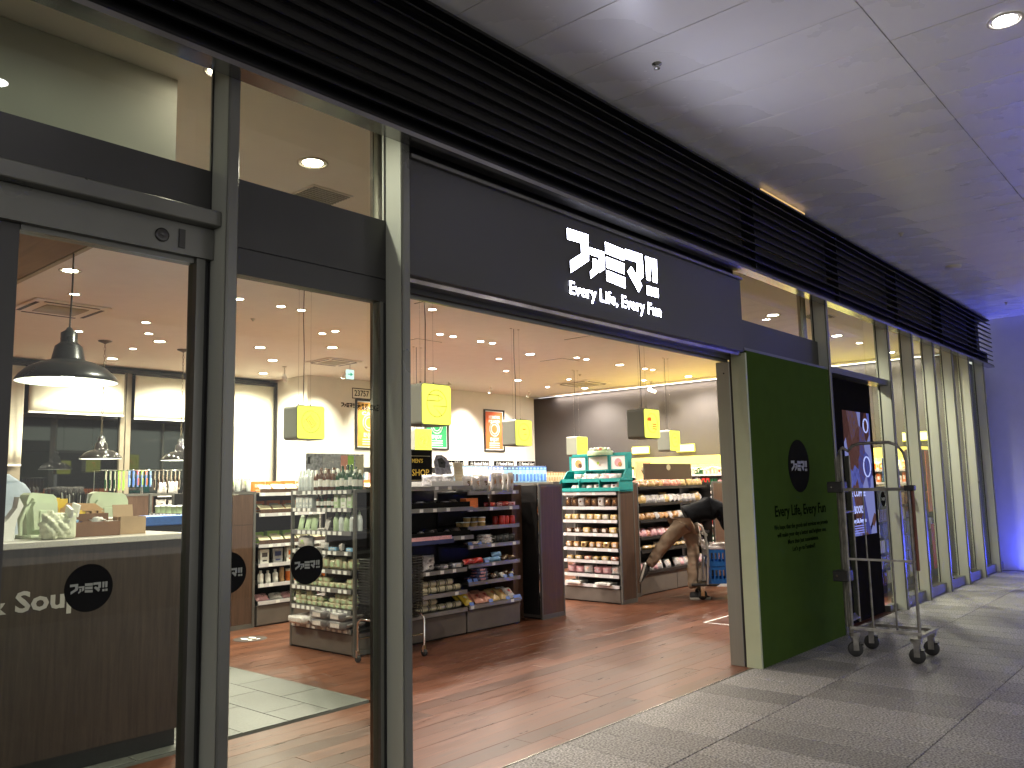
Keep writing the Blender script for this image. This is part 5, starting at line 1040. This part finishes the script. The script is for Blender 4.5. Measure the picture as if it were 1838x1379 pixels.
def register(x, y, rz, lab, k=1.0):
    t = thing('cash_register', lab, 'cash register', (x, y, Z), rz); t.scale = (k, 1, 1)
    MB().prism([(-.13, .02), (.13, .02), (.145, .10), (.138, .20), (.12, .235), (.09, .25), (-.10, .262), (-.13, .25), (-.15, .21), (-.15, .12)], -.05, .05, axis='y').prism([(-.10, .05), (.10, .05), (.11, .10), (.09, .20), (-.10, .21), (-.12, .18)], -.085, -.051, axis='y').build('monitor_back', pale, t)
    MB().box(-.06, .06, -.092, -.0855, .07, .16, c=.004).build('vent_cover', pale, t)
    MB().box(-.05, .05, -.04, .03, -.0, .03).build('neck', pale, t); MB().box(-.16, .16, -.12, .12, -.0, .02, c=.005).build('foot', pale, t)
    return t
register(1.875, 5.38, .15, 'pale green register with a curved arm at the left of the counter', .62)
MB().tube([(1.765, 5.32, Z+.02), (1.765, 5.32, Z+.10), (1.785, 5.32, Z+.18), (1.825, 5.32, Z+.225)], .011, 8).build('arm_handle', pale); tag(bpy.data.objects['arm_handle'], 'curved pale green handle arm beside the left register', 'handle')
register(2.39, 5.66, -.1, 'pale green register at the right behind the carton', .82)
t = thing('plastic_covered_machine', 'white machine wrapped in clouded plastic sheet on the counter front', 'machine', (1.88, 5.10, Z))
MB().box(-.03, .085, -.06, .08, 0, .145, c=.015).build('machine_body', pale2, t)
b_ = bmesh.new()
for (cx_, cz_, ra, rb) in ((-.045, .07, .055, .085), (.0, .065, .06, .075)):
    q_ = bmesh.ops.create_icosphere(b_, subdivisions=4, radius=1)
    for v in q_['verts']:
        c_ = v.co.copy(); n_ = 1+.10*sin(c_.x*7+c_.z*9)+.07*sin(c_.z*17-c_.x*11+c_.y*5)+.04*sin(c_.x*31+c_.z*23)
        v.co = Vector((cx_+c_.x*ra*n_, -.03+c_.y*.06*n_, max(0.0, cz_+c_.z*rb*n_)))
me = bpy.data.meshes.new('plastic_sheet'); b_.to_mesh(me); b_.free(); me.materials.append(pale2); me.polygons.foreach_set('use_smooth', [True]*len(me.polygons)); put('plastic_sheet', me, t)
MB().box(.03, .045, -.05, .03, .14, .19, M=T(0, 0, 0, 0, 1, R(20))).box(.075, .085, -.03, .03, .13, .20, M=T(0, 0, 0, .3, 1, R(15))).build('receipt_slot', tag_m, t)
t = thing('tape_stand', 'white curved tape stand at the far left of the counter', 'tape stand', (1.65, 5.20, Z)); t.scale = (.8, 1, 1)
MB().prism([(-.06, 0), (.03, 0), (.055, .12), (.09, .19), (.06, .24), (.05, .18), (0, .12), (-.05, .08)], -.04, .04, axis='y').build('stand_body', tag_m, t); MB().lathe([(.02, -.03), (.05, -.03), (.05, .03), (.02, .03)], 18, M=T(.0, 0, .03, 0, 1, R(90))).build('tape_roll', K['clear'], t)
def tray(x0, x1, y0, y1, h, lab):
    t = thing('wooden_tray', lab, 'tray', (x0, y0, Z)); w_, d_ = x1-x0, y1-y0
    wm = mat('tray_wood', (.15, .075, .04), .5); MB().box(0, w_, 0, .01, 0, h).box(0, w_, d_-.01, d_, 0, h).box(0, .01, .01, d_-.01, 0, h).box(w_-.01, w_, .01, d_-.01, 0, h).box(.01, w_-.01, .01, d_-.01, 0, .008).build('tray_body', wm, t); return t
tray(1.965, 2.25, 5.14, 5.29, .085, 'front brown tray holding blue and white packets on the counter')
tray(1.93, 2.26, 5.33, 5.52, .13, 'rear brown tray holding orange sachets, napkins and straws')
I4 = Matrix.Identity(4)
stock(Matrix.Translation((1.975, 5.17, Z)), .05, .03, .01, .12, [P_block('sky', .05, .04, .03, 'blue', 2)], .045, 'small blue packet in the front counter tray', 'packet', 'blue packets in the counter tray', stack=3, sh=.02, rz=1)
stock(Matrix.Translation((1.975, 5.17, Z)), .05, .03, .14, .26, [P_block('white', .05, .04, .035, 'white', 3)], .05, 'crumpled white packet in the front counter tray', 'packet', 'white packets in the counter tray', stack=3, sh=.025, rz=1)
stock(Matrix.Translation((1.94, 5.36, Z)), .06, .03, .11, .20, [P_box('yellow', .028, .07, .09, 'orange')], .03, 'orange sachet standing in the rear counter tray', 'sachet', 'orange sachets in the rear tray')
stock(Matrix.Translation((1.94, 5.36, Z)), .06, .03, .20, .31, [P_box('kraft', .02, .07, .085, 'kraft')], .022, 'brown napkin pack standing in the rear counter tray', 'napkin', 'brown napkins in the rear tray')
stock(Matrix.Translation((1.995, 5.57, Z)), 0, .0, .0, .11, [P_box('yellow', .05, .06, .22, 'kraft')], .055, 'yellow brown folder box behind the rear counter tray', 'folder box', 'yellow folder boxes on the counter')
t = thing('straw_holder', 'metal holder full of black straws and stirrers on the counter', 'straw holder', (2.165, 5.60, Z)); MB().box(-.06, .07, -.04, .04, 0, .16, c=.004).build('holder', steel, t)
for i in range(26): a = random.uniform(-.05, .06); b = random.uniform(-.03, .03); MB().tube([(a, b, .02), (a*1.5, b*1.6, .255+random.uniform(-.015, .01))], .0035, 4).build('straw', K['black'] if i % 5 else K['clear'], t)
t = thing('paper_towel', 'folded kraft paper bag lying on the orange sachets', 'paper bag', (2.13, 5.42, Z+.145)); MB().prism([(-.10, 0), (.12, .0), (.06, .045), (-.06, .05)], -.06, .06, axis='y').build('paper', K['kraft'], t)
t = thing('towel', 'folded white cloth towel behind the carton on the counter', 'towel', (2.345, 5.45, Z)); MB().box(-.07, .07, -.07, .07, 0, .05, c=.018).box(-.065, .065, -.065, .065, .052, .10, c=.018).build('cloth', K['white'], t)
t = thing('cardboard_box', 'open brown cardboard box at the right end of the counter', 'cardboard box', (2.345, 5.24, Z), -.1)
kb_ = mat('cardboard', (.36, .25, .15), .7); MB().box(-.07, .08, -.07, -.066, 0, .105).box(-.07, .08, .066, .07, 0, .105).box(-.07, -.066, -.066, .066, 0, .105).box(.076, .08, -.066, .066, 0, .105).build('side', kb_, t)
MB().box(-.07, .05, 0, .003, 0, .075, M=T(0, .07, .105, 0, 1, R(-15))).build('flap', kb_, t); MB().box(-.075, -.0705, -.03, .03, .0, .105).build('tape', K['kraft'], t)
t = thing('blue_crate', 'flat blue plastic crate beyond the right end of the counter', 'crate', (3.35, 7.15, 0)); MB().box(-.30, .30, -.2, .2, .02, 1.22).build('stand', shelf_m, t); MB().box(-.32, .32, -.22, .22, 1.221, 1.30, c=.01).build('crate_body', K['blue'], t)

# ================================================================ people
def skinned(name, joints, edges, ma, parent, root=0, lev=2):
    me = bpy.data.meshes.new(name); me.from_pydata([j[0] for j in joints], edges, []); me.materials.append(ma)
    o = put(name, me, parent); me.skin_vertices.new() if hasattr(me.skin_vertices, 'new') else None
    md = o.modifiers.new('skin', 'SKIN'); md.use_smooth_shade = True
    if not me.skin_vertices:
        b = bmesh.new(); b.from_mesh(me); b.verts.layers.skin.verify(); b.to_mesh(me); b.free()
    for i, j in enumerate(joints):
        sv = me.skin_vertices[0].data[i]; sv.radius = j[1] if isinstance(j[1], tuple) else (j[1], j[1]); sv.use_root = (i == root)
    s_ = o.modifiers.new('sub', 'SUBSURF'); s_.levels = lev; s_.render_levels = lev
    return o
skin_c = mat('skin', (.50, .28, .19), .5); hair_c = mat('dark_hair', (.015, .012, .01), .5, bump=.4, bscale=150)
jack = mat('black_fleece', (.007, .0075, .009), .9, spec=.08, bump=.5, bscale=14); khaki = mat('khaki_cotton', (.29, .215, .15), .9, bump=.55, bscale=16, var=.15); blueshirt = mat('pale_blue_shirt', (.42, .50, .62), .8, bump=.3, bscale=18)
shoe_c = mat('dark_shoe', (.03, .03, .032), .6); sole_c = mat('white_sole', (.6, .58, .52), .6)
def v3(a): return Vector(a)
def hand(js, es, wrist_i, wp, d, side, r=.011):
    """five bent fingers rooted in a palm; d = direction of the hand, side = direction to the thumb"""
    d = v3(d).normalized(); side = v3(side).normalized(); nrm = d.cross(side).normalized()
    pi_ = len(js); js.append((tuple(v3(wp)+d*.05), (.022, .036))); es.append((wrist_i, pi_))
    for k_, (off, ln) in enumerate(((.030, .072), (.010, .082), (-.010, .076), (-.030, .060))):
        b = v3(wp)+d*.085+side*off; a0 = len(js); js.append((tuple(b), .0095)); js.append((tuple(b+d*ln*.5+nrm*.012), .0085)); js.append((tuple(b+d*ln*.8+nrm*.036), .0075))
        es += [(pi_, a0), (a0, a0+1), (a0+1, a0+2)]
    a0 = len(js); b = v3(wp)+d*.03+side*.032; js.append((tuple(b), .011)); js.append((tuple(b+d*.03+side*.022+nrm*.01), .010)); js.append((tuple(b+d*.058+side*.024+nrm*.02), .008)); es += [(wrist_i, a0), (a0, a0+1), (a0+1, a0+2)]
def head(js, es, ni, neck, d, f):
    d = v3(d).normalized(); n = v3(neck); f = v3(f).normalized(); a0 = len(js)
    for q, r_ in ((.05, .052), (.10, .078), (.16, .088), (.215, .070)): js.append((tuple(n+d*q+f*(.012 if q < .12 else 0)), r_))
    es += [(ni, a0), (a0, a0+1), (a0+1, a0+2), (a0+2, a0+3)]
def face(parent, neck, d, f):
    d = v3(d).normalized(); f = v3(f).normalized(); s_ = d.cross(f).normalized(); n = v3(neck)
    for k_ in (-1, 1):
        MB().lathe([(.001, -.006), (.008, -.003), (.008, .003), (.001, .006)], 8, M=Matrix.Translation(n+d*.125+f*.082+s_*.03*k_)).build('eye', black_m, parent)
        MB().lathe([(.001, -.03), (.012, -.015), (.014, .01), (.001, .03)], 8, M=Matrix.Translation(n+d*.12+s_*.088*k_)).build('ear', skin_c, parent)
    MB().lathe([(.001, .02), (.010, 0), (.013, -.02), (.001, -.028)], 8, M=Matrix.Translation(n+d*.105+f*.092)).build('nose', skin_c, parent)
    MB().box(-.02, .02, -.003, .003, -.003, .003, M=Matrix.Translation(n+d*.07+f*.078)).build('mouth', mat('lip', (.35, .12, .10), .5), parent)
folds = bpy.data.textures.new('folds', 'CLOUDS'); folds.noise_scale = .085; folds.noise_depth = 2
def crease(o, k):
    d_ = o.modifiers.new('folds', 'DISPLACE'); d_.texture = folds; d_.strength = k; d_.mid_level = .5; d_.texture_coords = 'LOCAL'; return o
# bending worker
wk = thing('person', 'worker in black jacket and khaki trousers bending over the trolley with one leg raised', 'person', (0, 0, 0))
hx = v3((.6, -.8, 0)); lt = v3((.8, .6, 0))
pel = v3((9.655, 5.56, 1.0)); sh_c = v3((9.93, 5.20, 1.16)); nk = v3((10.00, 5.10, 1.12)); hd_d = v3((.40, -.55, -.55)); hd_f = v3((.30, -.40, -.80))
js = [(tuple(sh_c), .07), (tuple(nk), .052)]; es = [(0, 1)]
head(js, es, 1, nk, hd_d, hd_f)
for s_ in (-1, 1):
    el = sh_c+lt*.19*s_+v3((.07, -.09, -.27)); wr = el+v3((.07, -.09, -.20)); a0 = len(js)
    js.append((tuple(sh_c+lt*.16*s_), .045)); js.append((tuple(el), .038)); js.append((tuple(wr), .026)); es += [(0, a0), (a0, a0+1), (a0+1, a0+2)]
    hand(js, es, a0+2, wr, (.15, -.2, -1), hx)
skinned('body', js, es, skin_c, wk)
face(wk, nk, hd_d, hd_f)
hn = nk+hd_d.normalized()*.165-hd_f.normalized()*.012
MB().lathe([(.001, -.10), (.06, -.09), (.092, -.04), (.100, .01), (.085, .06), (.05, .092), (.001, .105)], 18, M=Matrix.Translation(hn)).build('hair', hair_c, wk)
js = [(tuple(pel+v3((.01, -.015, .05))), (.180, .150)), (tuple(pel.lerp(sh_c, .38)+v3((0, 0, .055))), (.180, .145)), (tuple(pel.lerp(sh_c, .72)+v3((0, 0, .035))), (.185, .145)), (tuple(sh_c+v3((.01, -.01, .0))), (.155, .115)), (tuple(nk), .075)]
es = [(0, 1), (1, 2), (2, 3), (3, 4)]
for s_ in (-1, 1):
    el = sh_c+lt*.19*s_+v3((.07, -.09, -.27)); wr = el+v3((.066, -.085, -.19)); a0 = len(js)
    js += [(tuple(sh_c+lt*.17*s_+v3((.01, -.01, -.03))), .075), (tuple(el), .058), (tuple(wr), .042)]; es += [(3, a0), (a0, a0+1), (a0+1, a0+2)]
crease(skinned('jacket', js, es, jack, wk, 1, 3), .034)
hr = pel+lt*.085; hl = pel-lt*.085
js = [(tuple(pel+v3((.01, -.015, .03))), (.165, .14)), (tuple(hr+v3((.01, -.02, -.06))), (.115, .105)), ((9.755, 5.52, .78), .098), ((9.755, 5.50, .60), .082), ((9.725, 5.51, .36), .074), ((9.705, 5.51, .12), (.070, .066)),
      (tuple(hl+v3((-.03, .03, -.06))), (.115, .105)), ((9.535, 5.70, .80), .100), ((9.47, 5.80, .665), .084), ((9.42, 5.87, .54), .076), ((9.355, 5.94, .425), .060)]
crease(skinned('trousers', js, [(0, 1), (1, 2), (2, 3), (3, 4), (4, 5), (0, 6), (6, 7), (7, 8), (8, 9), (9, 10)], khaki, wk, 0, 3), .030)
def shoe(parent, heel, toe, upv):
    heel, toe, upv = v3(heel), v3(toe), v3(upv).normalized(); x = (toe-heel).normalized(); z = upv-x*(upv.dot(x)); z.normalize(); y = z.cross(x)
    Mx = Matrix((x, y, z)).transposed().to_4x4(); Mx.translation = heel; L = (toe-heel).length; vs = []; n = 10
    secs = [(-.02, .022, .055), (0, .034, .085), (.25, .038, .095), (.45, .041, .075), (.7, .045, .055), (.9, .038, .042), (1.0, .018, .030)]
    for (t_, w_, h_) in secs:
        for i in range(n+1): a_ = pi*i/n; vs.append((t_*L, w_*cos(a_), .018+(h_-.018)*sin(a_)**.7))
    fs = [(i*(n+1)+j, i*(n+1)+j+1, (i+1)*(n+1)+j+1, (i+1)*(n+1)+j) for i in range(len(secs)-1) for j in range(n)]
    fs += [tuple(range(n+1)), tuple(range(len(vs)-n-1, len(vs)))]
    MB().add(vs, fs, 0, True, Mx).build('shoe', shoe_c, parent)
    pts = [(t_*L*1.02, w_*1.08) for (t_, w_, h_) in secs]+[(t_*L*1.02, -w_*1.08) for (t_, w_, h_) in secs[::-1]]
    MB().prism(pts, 0, .024, M=Mx).build('sole', sole_c, parent)
shoe(wk, (9.68, 5.535, .002), (9.83, 5.335, .002), (0, 0, 1)); shoe(wk, (9.325, 5.985, .455), (9.275, 6.05, .22), (.5, -.55, -.15))
# staff behind counter
sp_ = thing('person', 'shop worker in a pale blue shirt behind the left end of the counter', 'person', (1.85, 6.03, .07), 0.5)
js = [((0, 0, 1.47), .05), ((-.06, .02, 1.57), .048)]; es = [(0, 1)]; head(js, es, 1, (-.06, .02, 1.57), (-.5, .3, 1), (-.1, 1, -.3))
for s_ in (-1, 1): a0 = len(js); js += [((.16*s_, 0, 1.44), .035), ((.24*s_, .06, 1.20), .034), ((.20*s_, .26, 1.08), .027)]; es += [(0, a0), (a0, a0+1), (a0+1, a0+2)]; hand(js, es, a0+2, (.20*s_, .26, 1.08), (0, 1, -.1), (-s_, 0, 0))
skinned('body', js, es, skin_c, sp_); face(sp_, (-.06, .02, 1.57), (-.5, .3, 1), (-.1, 1, -.3))
MB().lathe([(.001, -.09), (.07, -.08), (.102, -.02), (.102, .03), (.08, .08), (.001, .11)], 18, M=T(-.135, .06, 1.725)).build('hair', hair_c, sp_)
js = [((0, 0, .98), (.17, .13)), ((0, 0, 1.22), (.18, .14)), ((0, 0, 1.42), (.19, .14)), ((0, 0, 1.51), (.13, .11)), ((0, 0, 1.58), .062)]; es = [(0, 1), (1, 2), (2, 3), (3, 4)]
for s_ in (-1, 1): a0 = len(js); js += [((.175*s_, 0, 1.45), .085), ((.245*s_, .05, 1.22), .062), ((.215*s_, .18, 1.12), .045)]; es += [(2, a0), (a0, a0+1), (a0+1, a0+2)]
crease(skinned('shirt', js, es, blueshirt, sp_, 1, 3), .035)
skinned('trousers', [((0, 0, .97), (.16, .13)), ((.09, 0, .85), .10), ((.10, 0, .48), .075), ((.10, 0, .08), .06), ((-.09, 0, .85), .10), ((-.10, 0, .48), .075), ((-.10, 0, .08), .06)], [(0, 1), (1, 2), (2, 3), (0, 4), (4, 5), (5, 6)], jack, sp_)
for s_ in (-.1, .1): shoe(sp_, (s_, -.04, .002), (s_, .2, .002), (0, 0, 1))

# trolley with blue crates
tr = thing('platform_trolley', 'black platform trolley with a silver loop handle under blue crates', 'trolley', (9.95, 5.28, 0), math.atan2(-.8, .6))
MB().box(-.36, .55, -.20, .22, .175, .205, c=.012).build('deck', black_m, tr)
for (a, b) in ((-.22, -.14), (.42, -.14), (-.22, .16), (.42, .16)):
    w_ = MB().lathe([(.01, -.016), (.055, -.016), (.06, -.008), (.06, .008), (.055, .016), (.01, .016)], 20, M=T(a, b, .062, .3) @ Matrix.Rotation(pi/2, 4, 'X')).build('wheel', rubber, tr)
    MB().box(a-.022, a+.022, b-.026, b-.02, .05, .174).box(a-.022, a+.022, b+.02, b+.026, .05, .174).build('caster_fork', chrome, tr)
alu = mat('cast_aluminium', (.6, .58, .55), .35, .9)
MB().tube([(-.16, -.20, .20), (-.14, -.21, .55), (-.16, -.21, .80), (-.20, -.20, .92), (-.25, -.18, .965), (-.30, -.15, .95)], .016, 10).tube([(-.16, .22, .20), (-.14, .22, .60), (-.20, .21, .92), (-.30, .18, .955)], .016, 10).build('loop_handle', alu, tr)
MB().box(-.15, -.13, -.19, .21, .55, .72).box(-.15, -.13, -.19, .21, .80, .83).build('handle_plate', alu, tr)
MB().prism([(-.05, .0), (.08, .0), (.11, .035), (.0, .035)], -.206, -.202, axis='y', M=T(0, 0, .172)).build('side_mark', tag_m, tr)
blue_c = mat('blue_crate_plastic', (.01, .10, .34), .4)
for i, (zz, lab) in enumerate(((.206, 'lower blue plastic crate on the trolley'), (.42, 'upper blue plastic crate on the trolley with papers on top'))):
    t = thing('plastic_crate', lab, 'crate', tuple(tr.matrix_basis @ Vector((.13, 0, 0))) if False else (9.95+.6*.13, 5.28-.8*.13, zz), math.atan2(-.8, .6), 'blue crates on the trolley')
    mb = MB().box(-.25, .33, -.19, .19, 0, .01)
    for (a, b, c_, d) in ((-.25, .33, -.19, -.18), (-.25, .33, .18, .19), (-.25, -.24, -.18, .18), (.32, .33, -.18, .18)): mb.box(a, b, c_, d, .01, .06).box(a, b, c_, d, .17, .205)
    for q in range(13): x = -.25+q*.0475; mb.box(x, x+.018, -.19, -.181, .06, .17).box(x, x+.018, .181, .19, .06, .17)
    for q in range(8): y_ = -.18+q*.048; mb.box(-.25, -.241, y_, y_+.018, .06, .17).box(.321, .33, y_, y_+.018, .06, .17)
    mb.build('crate_body', blue_c, t)
t = thing('paper_pile', 'white papers and film lying on the upper blue crate', 'papers', (9.95, 5.25, .627), math.atan2(-.8, .6)); MB().box(-.2, .3, -.17, .17, 0, .05, c=.015).box(-.1, .25, -.15, .1, .051, .08, c=.012).build('paper', K['film'], t)

# floor sticker and tape
t = thing('floor_sticker', 'round dark floor sticker with two white footprints', 'floor sticker', (4.765, 7.80, .0015)); MB().lathe([(.165, 0), (.164, .0015)], 40).build('disc', mat('sticker_grey', (.07, .055, .05), .5), t)
for k_ in (-1, 1): MB().lathe([(.026, .0018), (.025, .0028)], 16, M=Matrix.Translation((.045*k_, .03, 0)) @ Matrix.Diagonal((1, 2.3, 1, 1))).lathe([(.020, .0018), (.019, .0028)], 14, M=Matrix.Translation((.045*k_, -.075, 0))).build('footprint', tag_m, t)
t = thing('floor_tape', 'thin white tape corner marked on the wood floor by the entrance post', 'floor tape', (8.18, 4.525, .002)); MB().box(0, .9, -.012, .012, 0, .001).box(-.012, .012, -.6, -.0125, 0, .001).build('tape_strip', tag_m, t)

# ================================================================ roll cage
rc = thing('roll_cage', 'worn grey steel roll cage trolley standing folded on the walkway', 'roll cage', (7.35, 2.13, 0))
gal = mat('worn_galvanised', (.21, .20, .18), .45, .6, var=.35, vscale=14); rust = mat('rusty_red_tube', (.13, .045, .03), .6, .3, var=.3)
white_w = mat('worn_white_bar', (.33, .32, .29), .55, .2, var=.3, vscale=20)
mb = MB().tube([(0, 0, .24), (0, 0, 1.62), (0, .02, 1.70), (0, .07, 1.765), (0, .13, 1.79), (0, .37, 1.79), (0, .43, 1.775), (0, .47, 1.73), (0, .52, 1.765)], .0135, 10); mb.build('front_frame', gal, rc)
MB().tube([(0, .535, .24), (0, .535, 1.74)], .013, 10).build('frame_tube', gal, rc)
MB().box(-.012, .012, .0, .535, 1.385, 1.412).build('frame_rail', gal, rc); MB().box(-.008, .008, -.02, .54, .803, .820).build('frame_rail', white_w, rc)
MB().box(-.014, .014, -.02, .55, .224, .248, c=.003).build('frame_rail', white_w, rc)
for y_ in (.17, .36): MB().tube([(0, y_, .25), (0, y_, .80)], .009, 8).tube([(0, y_+.01, .82), (0, y_+.01, 1.39)], .006, 6).build('vertical_bar', gal, rc)
MB().tube([(.0, -.028, .74), (.0, -.028, 1.39)], .014, 10).build('red_tube', rust, rc)
MB().box(-.03, .03, -.05, .03, 1.385, 1.43, c=.006).build('corner_clamp', black_m, rc)
for k_ in range(5):   # nested folded side frames at the left
    x = .02+.05*k_; y_ = .56+.026*k_
    MB().tube([(x, y_, .22), (x, y_, 1.70-.01*k_), (x+.10, y_+.01, 1.76-.01*k_)], .011, 8).build('folded_side_frame', gal if k_ != 2 else white_w, rc)
    MB().tube([(x+.3, y_+.02, .24), (x+.3, y_+.02, 1.7)], .010, 8).tube([(x, y_, .28), (x+.3, y_+.02, .28)], .008, 6).tube([(x, y_, 1.2), (x+.3, y_+.02, 1.2)], .008, 6).build('folded_side_bar', gal, rc)
for z, n_ in ((1.375, 1.47), (.62, .71)): MB().box(-.035, .10, .53, .66, z, n_, c=.006).build('hinge_block', black_m, rc); MB().cyl((0, 0), .008, 0, .004, 10, M=T(-.036, .62, (z+n_)/2) @ Matrix.Rotation(-pi/2, 4, 'Y')).build('bolt', steel, rc)
MB().box(-.01, .42, -.015, .015, .20, .222).box(-.01, .42, .525, .555, .20, .222).box(.40, .42, .015, .525, .20, .222).build('base_frame', gal, rc)
for (x, y_, a) in ((.0, .03, .15), (.0, .52, .6), (.40, .03, .1), (.40, .52, .3)):
    Mx = T(x, y_, 0, a); w_ = MB().lathe([(.012, -.018), (.056, -.018), (.062, -.010), (.062, .010), (.056, .018), (.012, .018)], 22, M=Mx @ T(0, 0, .063) @ Matrix.Rotation(pi/2, 4, 'Y')).build('wheel', rubber, rc)
    MB().box(-.03, .03, -.035, .035, .16, .175, M=Mx).box(-.030, -.024, -.022, .022, .055, .16, M=Mx).box(.024, .030, -.022, .022, .055, .16, M=Mx).build('caster_fork', gal, rc)
    MB().cyl((0, 0), .045, .176, .199, 16, M=Mx).build('caster_plate', gal, rc)
    MB().box(-.045, .045, -.055, -.03, .10, .115, M=Mx).build('brake_pedal', black_m, rc)

# back window panes are plain dark glass with no lights behind them
print('objects', len(bpy.data.objects), 'tris', sum(len(o.data.polygons)*2 for o in bpy.data.objects if o.type == 'MESH'))
